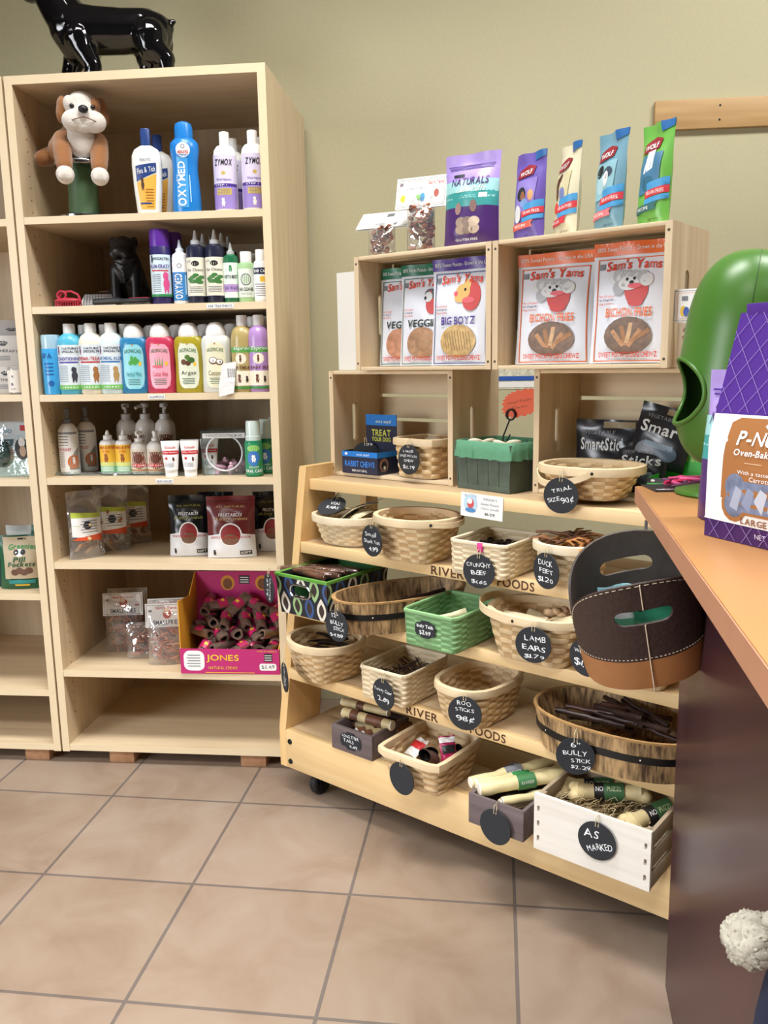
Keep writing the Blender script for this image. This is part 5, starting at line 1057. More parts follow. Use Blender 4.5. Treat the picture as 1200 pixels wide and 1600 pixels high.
cd = (.152, .088, .125, [('f', 0, .5, .94, .9, mat('4a6a5a', .5), .006), ('f', 0, .5, .88, .8, ORG, .006), T("Sam's Yams", .28, .8, .3, .13, RM, b=1), T('"Sweet Potato"', -.1, .66, .36, .1, GREY), ('e', -.36, .34, .05, .12, YEL), ('e', -.05, .34, .06, .1, mat('8ac46a', .5)), ('e', .03, .34, .05, .14, mat('4a9ac4', .5)), ('e', .3, .44, .05, .13, mat('b05a4a', .5)), ('r', -.4, .8, .06, .1, GREY)], 0)
CK = [mat('8f5236', .5, var=.2), mat('a8683f', .5, var=.2), mat('6f3c2a', .5)]
cd1 = (.165, .075, .085, [('f', 0, .5, .95, .9, mat('8a9a6a', .5), .005), ('r', .08, .78, .14, .22, mat('6a6a6a', .5)), ('r', .25, .2, .07, .1, GREY), T('NATURALS', -.15, .25, .4, .1, mat('9ab0c0', .5))], 0)
cello(at(RK, .165, .30, 1.6, 14, 0), .088, .10, .06, .9, CK, 'chip', 'clear bag of brown chips under a steeply tilted white card, left on the crates', cd1, 60, .012, 3, tilt=-48)
cello(at(RK, .302, .305, 1.6, 14, 0), .088, .155, .06, .84, CK, 'chip', 'clear bag of brown chips with upright bordered card on the crates', cd, 80, .013, 6, tilt=-14)
LV = mat('a892d4', .35); TQ = mat('5fb0b0', .35); DP = mat('4a2a6a', .35)
def nat(M, lb): return pouch(M, .158, .235, .065, LV, [('r', 0, .60, 1, .20, mat('9ccfd0', .35)), ('r', 0, .49, 1, .16, mat('3f9a98', .35)), ('r', 0, .2, 1, .42, DP), T('NATURALS', .02, .685, .68, .085, DP, b=1, s=.1), ('r', -.2, .76, .2, .03, DK), T('Lamb Puffs', .06, .60, .52, .07, mat('e6e6d8', .5), s=.25), ('r', .28, .52, .14, .05, WHT), ('r', 0, .84, .8, .012, PUR), ('r', 0, .87, .86, .012, PUR), *[('e', -.1+.12*(k % 3), .17+.075*(k//3), .1, .055, mat(('a8927e', '8a7668', 'c4b09a')[k % 3], .5, var=.2)) for k in range(6)], ('e', -.16, .39, .06, .065, mat('9a7a76', .5)), ('e', .12, .41, .06, .065, mat('8a6a66', .5)), T('GLUTEN FREE', 0, .06, .4, .025, WHT)], lb, seed=2, name='treat_pouch', group='lavender and teal puff pouches')
nat(at(RK, .496, .265, 1.6, 8, -3), 'lavender and teal puff pouch standing on the crates, front one'); nat(at(RK, .455, .325, 1.6, 8, -3), 'lavender and teal puff pouch mostly hidden behind its twin on the crates')
MRN = mat('8f2430', .45); SKB = mat('4a9ad0', .45)
def wolf(M, base, c2, art, rec, lb, W_, H_, seed, band='d0404a'): return pouch(M, W_, H_, .045, base, [('p', [(.14, .90), (.5, .93), (.5, 1), (.1, 1)], mat('2f6aa8', .4)), ('p', [(-.3, .30), (.3, .34), (.34, .7), (-.28, .68)], c2), *art, ('p', [(-.32, .70), (.2, .735), (.24, .83), (.0, .86), (-.3, .80)], MRN), T('WOLF', -.04, .765, .4, .055, WHT, b=1, r=8), ('p', [(-.0, .33), (.5, .37), (.5, .45), (0, .40)], SKB), ('p', [(-.05, .255), (.5, .30), (.5, .37), (-.05, .325)], mat(band, .4)), T('GRAIN FREE', .22, .312, .44, .035, WHT, r=6), ('p', [(-.04, .2), (.5, .24), (.5, .29), (-.04, .25)], SKB), ('p', [(-.42, .11), (.3, .145), (.26, .185), (.32, .22), (-.42, .18)], mat(rec, .4)), T('RECIPE', -.08, .162, .36, .03, WHT, r=4), T('NET WT', .2, .05, .3, .02, DK)], lb, seed=seed, name='treat_pouch', group='slim treat pouches on the right-hand crate')
wolf(at(RK, .655, .285, 1.6, -12, -3), mat('6a58a8', .35), mat('8a7ac0', .4), [('e', -.1, .52, .16, .08, DK), ('e', -.05, .5, .08, .05, mat('a06a4a', .5)), ('e', .2, .5, .08, .06, mat('d8a06a', .5)), ('e', .0, .42, .12, .05, mat('7a9ad0', .5)), ('e', -.2, .3, .12, .1, wd)], 'e06a5a', 'purple treat pouch, leftmost of the slim four on the crate', .10, .215, 1)
wolf(at(RK, .752, .30, 1.6, -34, -3), mat('d8d2b4', .4), mat('cfc8a0', .4), [('e', -.14, .52, .12, .13, mat('5a3426', .5)), ('e', -.08, .62, .07, .07, mat('4a2a20', .5)), ('e', .1, .45, .1, .08, mat('7a86b8', .5)), ('e', -.14, .32, .12, .06, RM)], 'd0404a', 'cream treat pouch with brown dog, second of the slim four on the crate', .10, .22, 2)
wolf(at(RK, .872, .28, 1.6, -26, -3), mat('6f9aac', .35), mat('8ab8c4', .4), [('e', -.16, .60, .1, .07, DK), ('e', .1, .58, .16, .06, mat('3a4a5a', .5)), ('e', .06, .52, .1, .08, wd), ('e', -.1, .45, .14, .08, mat('a8ccd4', .5))], 'e07a80', 'blue-grey treat pouch, third of the slim four on the crate', .10, .225, 3)
wolf(at(RK, .982, .275, 1.6, -26, -3), mat('6cae4c', .35), mat('4a7a9a', .4), [('p', [(-.16, .5), (.1, .55), (.12, .75), (-.1, .72)], mat('d4e0e4', .4)), ('e', .0, .4, .2, .08, mat('3a6a84', .4))], '3a6a6a', 'green treat pouch, rightmost of the slim four on the crate', .10, .225, 4)
# blue chew boxes and their raised lid card
def chewbox(M, w, d, h, body, topc, ttl, lb, lidh=0, lidw=0):
    root = thing('chew_box', lb, 'box', M); t = .002
    for nm, a in (('front_panel', (-w/2, 0, 0, w/2, t, h)), ('back_panel', (-w/2, d-t, 0, w/2, d, h)), ('side_panel', (-w/2, t, 0, -w/2+t, d-t, h)), ('side_panel', (w/2-t, t, 0, w/2, d-t, h))):
        m = MB().box(*a, body)
        if nm == 'front_panel': pr(m, [('r', 0, .88, 1, .24, topc), T('etta says!', .1, .86, .36, .14, WHT, s=.15), ('e', -.38, .88, .04, .06, WHT), T(ttl, 0, .45, .84, .26, mat('3a86e0', .4), b=1), T('100% NATURAL', 0, .15, .42, .1, WHT)], flat(0, 0, 0), w, h)
        if nm == 'side_panel' and a[0] > 0: pr(m, [('r', 0, .88, 1, .24, topc), ('e', -.2, .42, .2, .3, mat('8a6a5a', .5)), ('e', -.2, .4, .12, .2, DK), ('e', -.18, .3, .05, .08, wd)], flat(w/2, d/2, 0, '+x'), d, h)
        m.build(nm, root)
    MB().box(-w/2+t, t, 0, w/2-t, d-t, .002, body).build('base', root)
    if lidh:
        m = MB().box(-lidw/2, d+.001, h*.3, lidw/2, d+.003, h+lidh, body); pr(m, [('r', 0, .85, 1, .3, topc), T('etta says!', .08, .80, .5, .12, mat('e8e8b0', .5), s=.15), T('TREAT', 0, .5, .62, .18, mat('d8d84a', .45), b=1), T('YOUR DOG', 0, .32, .62, .12, mat('d8d84a', .45), b=1), ('e', -.38, .12, .04, .05, WHT)], flat(0, d+.001, h*.9), lidw, lidh+h*.1); m.build('lid_card', root)
    return root
NB = mat('22263e', .4); CB = mat('1f7ad0', .4)
chewbox(bx(.117, .235, Z1+.0105, -2), .143, .1, .068, NB, CB, 'RABBIT CHEWS', 'dark blue open chew box with raised lid card in the lower left crate', .105, .125)
chewbox(bx(.228, .36, Z1+.0105, 8), .07, .07, .06, NB, CB, 'CHEWS', 'dark blue chew box behind the rabbit chews box beside the square basket')
BB = mat('17191a', .4); LG = mat('45c04a', .4)
chewbox(bx(1.055, .27, Z1+.0105, 4), .12, .13, .05, LG, BB, 'BEEF CHEWS', 'bright green and black chew box with lid card near the counter', .12, .115)
SMK = mat('23252a', .25)
def smart(M, W_, H_, ttl, lb, seed): return pouch(M, W_, H_, .03, SMK, [T(ttl, .0, .62, .8, .2, wd, b=1), ('r', .2, .92, .5, .1, mat('8a7a5a', .5)), T('VEGETABLE', -.1, .80, .5, .06, GREY), ('e', -.2, .22, .18, .16, mat('6a7078', .4)), ('e', .15, .25, .2, .14, mat('4a5a6a', .4)), ('r', .0, .34, .5, .1, mat('7a8a9a', .4))], lb, seed=seed, name='treat_pouch', group='black stick pouches in the lower right crate')
smart(bx(.83, .40, Z1+.02, 6), .17, .165, 'SmartSticks', 'black stick pouch standing at the left of the lower right crate', 1)
smart(at(RK, .965, .38, Z1+.075, 4, -8, 14), .15, .15, 'Smart', 'black stick pouch tilted on top of the others in the lower right crate', 2)
smart(at(RK, .942, .35, Z1+.0115, 4, -14), .13, .125, 'Sticks', 'black stick pouch with tan band leaning low in the lower right crate', 3)
# bag with parrot card hanging on the upper right crate, white panel, map on the wall, board on the wall
pc = (.13, .072, .1, [('f', 0, .5, .94, .9, BLK, .006), ('f', 0, .5, .84, .78, ORG, .005), ('r', -.3, .72, .1, .14, GREY), T('"Sweet Potato"', .1, .62, .5, .14, DK), ('e', -.32, .34, .05, .16, YEL), ('e', -.27, .32, .05, .15, mat('3a5ab0', .5))], 0)
cello(at(RK, 1.115, .25, 1.281, 10, 0), .11, .15, .04, .6, CK, 'chip', 'clear chip bag with parrot card beside the green dispenser', pc, 40, .013, 8)
m = MB().box(-.045, 0, 0, .045, .006, .292, mat('dfdfda', .35)); put(m, 'white_panel', at(RK, .03, .30, 1.2815), 'plain white panel standing beside the upper left crate', 'panel', None, 38)
WB = BK @ Matrix.Translation((0, .6, 0))
m = MB().box(-.21, -.0015, -.16, .21, 0, .16, mat('d8d6c2', .6, var=.2, scale=60))
rnd = random.Random(2)
pr(m, [*[('p', [(x+rnd.uniform(-.06, .06), y+rnd.uniform(-.05, .05)) for x, y in ((cx-.07, cy-.06), (cx+.07, cy-.06), (cx+.07, cy+.06), (cx-.07, cy+.06))], mat(c, .6)) for cx, cy, c in ((-.3, .6, 'c8b28a'), (-.1, .8, '9ab0c8'), (.12, .6, 'b8c4a0'), (.3, .8, '8aa0c8'), (0, .4, 'd0a88a'), (.3, .4, 'a8b8d0'), (-.3, .35, '9ab890'))], ('r', 0, .12, 1, .05, mat('2a5ab0', .5)), ('r', 0, .05, 1, .06, WHT), *[('r', -.4+.1*k, .5, .004, .6, GREY) for k in range(9)]], flat(0, -.0015, -.16), .42, .32)
put(m, 'wall_map', WB @ Matrix.Translation((1.515, 0, 1.36)), 'pale map poster with blue strip on the wall behind the crates', 'poster', None, 38)
wb = MB().box(0, -.02, 2.055, .95, 0, 2.148, wood('wall_board', 'a9804f', 'cba873', 0, .8, .55, contrast=.9), .002)
for x, z in ((.21, 2.125), (.21, 2.08), (.75, 2.125), (.75, 2.08)): wb.add([(x+.004*cos(q*pi/4), -.0203, z+.004*sin(q*pi/4)) for q in range(8)], [tuple(range(8))], BLK)
put(wb, 'wall_board', WB @ Matrix.Translation((1.965, 0, 0)), 'bare pine board screwed to the wall at upper right', 'board', None, 38)
# ------------------------------------------------------------------ things on and by the counter
CI = CT.inverted()
def cw(x, y, z, rz=0, rx=0, ry=0): return Matrix.Translation((x, y, z)) @ Matrix.Rotation(R(rz), 4, 'Z') @ Matrix.Rotation(R(rx), 4, 'X') @ Matrix.Rotation(R(ry), 4, 'Y')
def dispenser():
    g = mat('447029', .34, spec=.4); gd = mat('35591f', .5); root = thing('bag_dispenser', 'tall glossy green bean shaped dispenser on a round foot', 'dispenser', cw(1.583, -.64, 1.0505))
    MB().lathe([(.076, 0), (.079, .003), (.078, .008), (.06, .012), (.03, .018), (.024, .05)], g, 48, cap1=False).build('foot', root)
    PR = [(.0, 0), (.045, .012), (.072, .035), (.090, .07), (.100, .11), (.105, .17), (.105, .24), (.104, .29), (.097, .335), (.083, .37), (.06, .397), (.03, .411), (.0, .415)]
    S_ = [0]
    for (r0, z0), (r1, z1) in zip(PR, PR[1:]): S_.append(S_[-1]+sqrt((r1-r0)**2+(z1-z0)**2))
    def prof(s):
        for k in range(len(S_)-1):
            if s <= S_[k+1]+1e-9:
                t = (s-S_[k])/(S_[k+1]-S_[k]); p0 = PR[max(k-1, 0)]; p1 = PR[k]; p2 = PR[k+1]; p3 = PR[min(k+2, len(PR)-1)]
                return [.5*((2*p1[i])+(-p0[i]+p2[i])*t+(2*p0[i]-5*p1[i]+4*p2[i]-p3[i])*t*t+(-p0[i]+3*p1[i]-3*p2[i]+p3[i])*t**3) for i in (0, 1)]
        return list(PR[-1])
    tl = Matrix.Translation((0, 0, .045)) @ Matrix.Rotation(R(7.5), 4, 'Y') @ Matrix.Diagonal((1, 1, .965, 1))
    sm = None; MO = (.82, .060)
    for k in range(len(PR)):
        if PR[k][1] == .11: sm = S_[k]
    sm += .03
    def mp(x, y, o):
        r, z = prof(max(0, min(S_[-1], y))); r = max(r-o, .0005); th = pi+x
        return tl @ Vector((r*cos(th), r*sin(th), z))
    hole = ell(0, sm, *MO, 40)
    V, F = tri([(-pi, 0), (pi, 0), (pi, S_[-1]), (-pi, S_[-1])], [hole])
    m = MB(); nx, ny = 96, 60; vs = []; keep = {}
    # shell on a regular grid, its cells snapped to the mouth outline
    for j in range(ny+1):
        for i in range(nx):
            x = -pi+2*pi*i/nx; y = S_[-1]*j/ny; q = sqrt((x/MO[0])**2+((y-sm)/MO[1])**2)
            if .72 < q < 1.0: x, y = x/q, sm+(y-sm)/q; q = 1
            keep[(i, j)] = (x, y, q)
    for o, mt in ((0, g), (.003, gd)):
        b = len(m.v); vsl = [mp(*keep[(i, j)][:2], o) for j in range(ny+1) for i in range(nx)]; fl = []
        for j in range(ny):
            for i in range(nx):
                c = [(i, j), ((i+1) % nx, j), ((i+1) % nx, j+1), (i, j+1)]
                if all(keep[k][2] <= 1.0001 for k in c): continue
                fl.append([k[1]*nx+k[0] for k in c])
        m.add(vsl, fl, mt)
    m.build('shell', root, None, 80)
    l = MB(); l.tube([mp(x, y, -.001) for x, y in ell(0, sm, MO[0]*1.02, MO[1]*1.03, 60)], .0042, g, 10, closed=True); l.build('mouth_rim', root)
    s = MB(); s.tube([mp(pi*.42, S_[-1]*k/40, -.0002) for k in range(4, 38)], .0009, gd, 6); s.build('seam', root)
dispenser()

def pnut():
    Wd, D, hb, ht = .25, .10, .140, .315; PU = mat('4d2a86', .4); pl = mat('8f78bd', .4); BO = mat('a26c3c', .5); WB_ = mat('f1efec', .45); DPU = mat('3f2160', .4)
    root = thing('biscuit_bag', 'large white and purple paper bag of dog biscuits with gable top on the counter', 'bag', cw(1.468, -1.03, 1.0505, -59))
    m = MB(); n = 10
    m.box(0, 0, 0, Wd, D, .001, DPU)
    bow = lambda x, z: -.006*sin(pi*min(1, max(0, z/hb)))*sin(pi*min(1, max(0, x/Wd)))
    fp = lambda x, z: Vector((x, bow(x, z) if z <= hb else (z-hb)/(ht-hb)*D*.48, z))
    zs = [0, .026, .06, .1, hb, .176, .22, .27, ht]
    for a, b in zip(zs, zs[1:]):
        mt = DPU if b <= .0261 else WB_ if b <= .1761 else PU
        m.add([fp(Wd*i/n, z) for z in (a, b) for i in range(n+1)], [(i, i+1, n+2+i, n+1+i) for i in range(n)], mt)
        m.add([Vector((fp(Wd*i/n, z).x, D-fp(Wd*i/n, z).y, z)) for z in (a, b) for i in range(n+1)], [(i+1, i, n+1+i, n+2+i) for i in range(n)], mt)
    for x, sg in ((0, 1), (Wd, -1)):   # gusseted sides
        for a, b in zip(zs, zs[1:]):
            mt = DPU if b <= .0261 else WB_ if b <= .1761 else PU; f = lambda z: sg*(.004+.02*max(0, z-.03)/.28)
            m.add([(x, fp(x, a).y, a), (x+f(a), D/2, a), (x, D-fp(x, a).y, a), (x, fp(x, b).y, b), (x+f(b), D/2, b), (x, D-fp(x, b).y, b)], [(0, 1, 4, 3), (1, 2, 5, 4)], mt)
    mp = lambda x, y, o: fp(x, y)+Vector((0, -o, o*.3 if y > hb else 0))
    def lat(y0, y1, dx):
        o = []; h = y1-y0; k = h*.8
        for s in (1, -1):
            x = -k*(s > 0)
            while x < Wd+k*(s < 0):
                t0 = 0; t1 = 1; d = s*k
                for lo, sg in ((0.001, 1), (Wd-.003, -1)):   # keep sg*(x+d*t-lo) >= 0
                    f0 = sg*(x-lo); f1 = sg*(x+d-lo)
                    if f0 < 0 and f1 < 0: t0 = 2
                    elif f0 < 0: t0 = max(t0, f0/(f0-f1))
                    elif f1 < 0: t1 = min(t1, f0/(f0-f1))
                if t0 < t1-.02: o.append(('p', [(x+d*t0, y0+h*t0), (x+d*t0+.0011, y0+h*t0), (x+d*t1+.0011, y0+h*t1), (x+d*t1, y0+h*t1)], pl))
                x += dx
        return o
    def arc(cx, cy, r, a0, a1, k=8): return [(cx+r*cos(R(a0+(a1-a0)*q/k)), cy+r*sin(R(a0+(a1-a0)*q/k))) for q in range(k+1)]
    def bonep(x0, x1, yc, r, hh): return arc(x1, yc-hh, r, -150, 60)+arc(x1, yc+hh, r, -60, 150)+arc(x0, yc+hh, r, 30, 240)+arc(x0, yc-hh, r, 120, 330)
    its = [('p', [(.030, .118), (.036, .165), (.05, .172), (.20, .172), (.214, .165), (.22, .118), (.22, .06), (.030, .06)], BO), ('p', bonep(.056, .194, .066, .024, .013), BO), ('p', bonep(.056, .194, .066, .0185, .012), mat('76809a', .3, var=.35, scale=40)),
        *[('p', [(.048+.022*k, .05+.006*(k % 3)), (.062+.022*k, .045), (.07+.022*k, .074), (.058+.022*k, .08)], mat(('a8b0c4', '8e98b4', 'c0c6d4')[k % 3], .3)) for k in range(7)],
        T('4 CRUNCHY', .125, .163, .06, .008, WHT, b=1, s=.2), T('P-NUTTIER', .125, .145, .146, .019, WHT, b=1, s=.2), T('Oven-Baked Dog Treats', .125, .1245, .15, .012, WHT, b=1, s=.2), ('r', .085, .112, .03, .0009, mat('e8c8a0', .5)), ('e', .12, .11, .007, .004, mat('e8c8a0', .5)), ('e', .133, .109, .007, .004, mat('e8c8a0', .5)), ('r', .165, .112, .03, .0009, mat('e8c8a0', .5)),
        T('With a taste of Peanut Butter,', .125, .099, .13, .006, WHT), T('Carrots & Molasses', .125, .0915, .085, .006, WHT), T('LARGE BISCUITS', .125, .033, .11, .009, mat('8a5a3a', .5), b=1), T('NET WT 3 LB 8 OZ', .14, .015, .09, .007, mat('d8cfe6', .5)), ('r', .125, .0275, .25, .0012, WHT),
        *lat(.178, .3135, .03), *lat(.002, .0255, .03),
        ('e', .128, .222, .036, .04, PU), ('o', .128, .222, .036, .04, mat('d89a6a', .5), .0015), T('BUDDY', .128, .222, .05, .014, WHT, b=1)]
    its2 = []
    for i in its:
        if i[0] == 'p': its2.append(('p', [(max(.0005, min(Wd-.0005, x)), max(.001, min(ht-.001, y))) for x, y in i[1]], i[2]))
        else: its2.append(i)
    pr(m, its2, mp, 1, 1, .018)
    m.build('paper_bag', root, None, 30); MB().box(.01, D*.47, ht-.012, Wd-.01, D*.53, ht+.012, PU, .001).build('folded_top', root)
pnut()
o = nat(cw(1.535, -.945, 1.0505, -59, -3), 'lavender and teal puff pouch behind the biscuit bag on the counter'); o['group'] = 'lavender and teal puff pouches'
def ribbon_card():
    root = thing('collar_card', 'black card with pink ribbon toy and white packet lying on the counter corner', 'card', cw(1.53, -.575, 1.0505, 8)); pkm = [mat('e0558c', .6), mat('c82c5a', .6), mat('6a3a5a', .6)]
    m = MB().box(-.065, -.04, 0, .05, .05, .002, DK); pr(m, [('r', -.2, .2, .5, .05, WHT), ('r', -.24, .1, .4, .03, GREY)], flat(-.008, -.04, .002, 'z'), .11, .09); m.build('card', root)
    m = MB(); r2 = random.Random(5)
    for k in range(12): m.tube([(r2.uniform(-.03, .05), r2.uniform(-.03, .03), .006+.016*r2.random()) for q in range(4)], .0032, pkm[k % 3], 6)
    m.build('ribbon', root); MB().box(.0, -.02, .004, .14, .03, .012, mat('e4e4e4', .35), .003).build('white_packet', root)
ribbon_card()

def bin_():
    lt = mat('aa7446', .42, var=.06, scale=20, bump=.15); db = mat('3a2a26', .5, var=.15, scale=120, bump=.3); dk2 = mat('4a413c', .5, var=.1, scale=60, bump=.2); st = mat('d8c8b0', .7); a, b = .112, .08; h0 = .078; N = 64
    root = thing('leather_bin', 'brown two tone leather storage bin with cut out handles hanging by the counter', 'bin', cw(1.434, -.79, .772, 4, 20, -13))
    fs = even(a, b, 2.2, N); per = sum((sup(a, b, 2.2, fs[k])-sup(a, b, 2.2, fs[k-1])).length for k in range(N))
    def ring(e, z): return [tuple(sup(a*e, b*e, 2.2, f)+Vector((0, 0, z))) for f in fs]
    MB().loft([ring(.93, 0), ring(.955, .02), ring(.985, h0), ring(.965, h0), ring(.91, .006)], lt, None, True, True, True).build('lower_body', root)
    for sd, nm, hh, mt in ((-1, 'front_panel', .150, db), (1, 'back_panel', .148, dk2)):
        def mp(x, y, o, sd=sd):
            f = -pi/2*1+x/(per/4)*pi/2; f = f if sd < 0 else f+pi
            e = .985+.03*y/.13; return sup(a*e-o, b*e-o, 2.2, f)+Vector((0, 0, h0-.012+y))
        q = per/4*.985; out = [(-q, 0)]+[(q*(2*k/24-1), 0) for k in range(1, 24)]+[(q, 0)]+[(q*cos(pi*k/24), .008+(hh-.008+.012)*sin(pi*k/24)) for k in range(25)]
        m = MB(); plate(m, out, [rrect(0, hh*.62, .078, .030, .0145, 6)], .004, mt, mp, .012); o = m.build(nm, root, None, 60)
        s = MB()
        for k in range(2, 46):
            t = k/48; c = [(q*.985*cos(pi*t), .006+(hh-.010+.012)*sin(pi*t))]; p = mp(c[0][0], c[0][1], -.0006); p2 = mp(q*.985*cos(pi*(t+.012)), .006+(hh-.010+.012)*sin(pi*(t+.012)), -.0006); s.tube([p, p2], .0007, st, 5)
            u_ = q*(2*k/48-1)*.96; s.tube([mp(u_, .005, -.0006), mp(u_+.003, .005, -.0006)], .0007, st, 5)
        ss = s.build('stitching', o); ss['kind'] = 'stuff'
        if sd < 0: MB().tube([mp(0, y, -.0008) for y in (-.07, -.03, .0, .03, hh*.62-.016)], .0012, st, 6).tube([mp(0, y, -.0008) for y in (hh*.62+.016, hh+.01)], .0012, st, 6).build('center_seam', o)
    for k, (c, x) in enumerate((('3f9a78', .045), ('e4e8ec', .0), ('8fc0c8', -.03))):
        pouch(root.matrix_world @ Matrix.Translation((x, -.03+.02*k, .02)) @ Matrix.Rotation(R(6*k-6), 4, 'Y'), .09, .145+.01*(k == 0), .02, mat(c, .25), [('r', 0, .85, .8, .12, WHT), ('r', 0, .6, 1, .1, mat('5fae8a', .3))], ('green packet', 'white packet', 'pale blue packet')[k]+' standing inside the brown leather bin', name='treat_packet', seed=k)
    hk = MB().tube([(1.437, -.735, 1.016), (1.437, -.735, .975), (1.434, -.742, .965), (1.431, -.76, .962), (1.43, -.768, .972)], .003, STEEL, 8).build('bin_hook', None); tag(hk, 'small steel hook under the counter edge carrying the leather bin', 'hook')
bin_()

def rope():
    root = thing('rope_toy', 'white knotted cotton rope toy with navy cloth body at the counter front', 'toy', cw(1.452, -1.40, .668)); c = mat('aaa596', .9, bump=.35, scale=160, dist=.003, var=.15)
    m = MB()
    for k, (ax, ay, R0, off) in enumerate(((20, 0, .022, 0), (75, 30, .021, .004), (-40, 50, .022, -.003), (110, -25, .020, .002), (5, 80, .021, 0), (60, 100, .019, .003))):
        Mx = Matrix.Rotation(R(ay), 4, 'Z') @ Matrix.Rotation(R(ax), 4, 'X'); n = 26
        m.tube([(R0*cos(2*pi*q/n), R0*sin(2*pi*q/n), off+.004*sin(4*pi*q/n)) for q in range(n)], .0105, c, 12, Mx, closed=True)
        for s in range(3): m.tube([((R0+.0075*cos(8*pi*q/60*4+s*2.1))*cos(2*pi*q/60), (R0+.0075*cos(8*pi*q/60*4+s*2.1))*sin(2*pi*q/60), off+.004*sin(4*pi*q/60)+.0075*sin(8*pi*q/60*4+s*2.1)) for q in range(60)], .0045, c, 7, Mx, closed=True)
    m.build('knot', root, None, 80)
    MB().tube([(.012, .0, .018), (.03, -.004, .034), (.048, -.004, .05), (.058, 0, .08), (.052, .006, .12), (.046, .01, .19)], .011, c, 12).build('rope_loop', root)
    nv = mat('20263c', .9, bump=.5, scale=300, dist=.002); q = MB()
    q.loft([[(.04+x*w_, y*.02, z) for x, y in ell(0, 0, 1, 1, 20)] for z, w_ in ((-.02, .012), (-.045, .022), (-.09, .03), (-.15, .036), (-.2, .036), (-.21, .03))], nv); q.build('cloth_body', root, None, 60)
    hk = MB().tube([(1.50, -1.385, .858), (1.497, -1.386, .858), (1.496, -1.388, .862)], .004, STEEL, 8).build('toy_hook', None); tag(hk, 'small steel hook on the maroon panel holding the rope toy', 'hook')
rope()
# ------------------------------------------------------------------ dogs and brushes on the bookcase
def blob(name, mb, mt, parent=None, M=None, vox=.005, it=4):
    o = mb.build('t'); r = o.modifiers.new('r', 'REMESH'); r.mode = 'VOXEL'; r.voxel_size = vox; r.use_smooth_shade = True
    s = o.modifiers.new('s', 'SMOOTH'); s.iterations = it; s.factor = .5
    bpy.context.view_layer.update(); me = bpy.data.meshes.new_from_object(o.evaluated_get(bpy.context.evaluated_depsgraph_get()))
    bpy.data.objects.remove(o); me.name = name; me.materials.clear(); me.materials.append(mt)
    me.polygons.foreach_set('use_smooth', [True]*len(me.polygons)); o = bpy.data.objects.new(name, me); COL.objects.link(o)
    if parent: o.parent = parent
    if M is not None: o.matrix_local = M
    return o
def limb(m, pts): m.tube([p[:3] for p in pts], [p[3] for p in pts], BLK, 12); [m.ball(p[:3], p[3]*.98, BLK, None, 12, 8) for p in pts]
GLB = mat('0c0c0e', .08, spec=.6)
def statue():
    m = MB()   # x along the body (head at -x), y depth, z up; feet at 0
    limb(m, [(-.13, 0, .158, .072), (-.06, 0, .150, .068), (.02, 0, .146, .064), (.09, 0, .148, .060), (.115, 0, .142, .056)])
    m.ball((-.125, 0, .14), (.058, .06, .075), BLK); m.ball((-.05, 0, .145), (.06, .055, .06), BLK); m.ball((.115, 0, .135), (.05, .055, .058), BLK)
    limb(m, [(-.14, 0, .18, .066), (-.165, 0, .215, .06), (-.185, 0, .25, .056)])
    m.ball((-.195, 0, .285), (.05, .052, .05), BLK); m.ball((-.245, 0, .265), (.034, .038, .03), BLK); m.ball((-.25, 0, .25), (.028, .034, .016), BLK)
    for s in (-1, 1): m.ball((-.17, s*.045, .325), (.018, .012, .022), BLK)
    for s, fx in ((-1, -.063), (1, -.165)):
        limb(m, [(-.10, s*.038, .12, .045), (fx*.6-.05, s*.042, .085, .034), (fx, s*.042, .04, .027), (fx, s*.042, .02, .025)]); m.ball((fx-.012, s*.042, .014), (.025, .019, .014), BLK)
    for s, fx in ((-1, .155), (1, .065)):
        limb(m, [(.11, s*.032, .12, .052), (.095+(.02 if fx > .1 else -.012), s*.036, .085, .042), (fx*.8+.03, s*.036, .055, .028), (fx, s*.036, .022, .022)]); m.ball((fx-.012, s*.036, .013), (.026, .018, .013), BLK)
    limb(m, [(.145, 0, .15, .016), (.162, 0, .15, .012), (.165, 0, .168, .009), (.174, 0, .17, .008)])
    o = blob('dog_statue', m, GLB, None, at(BK, .30, .125, 2.1405, 4), .0045, 5); tag(o, 'glossy black standing dog statue on top of the bookcase, head cut off by the frame', 'statue')
statue()
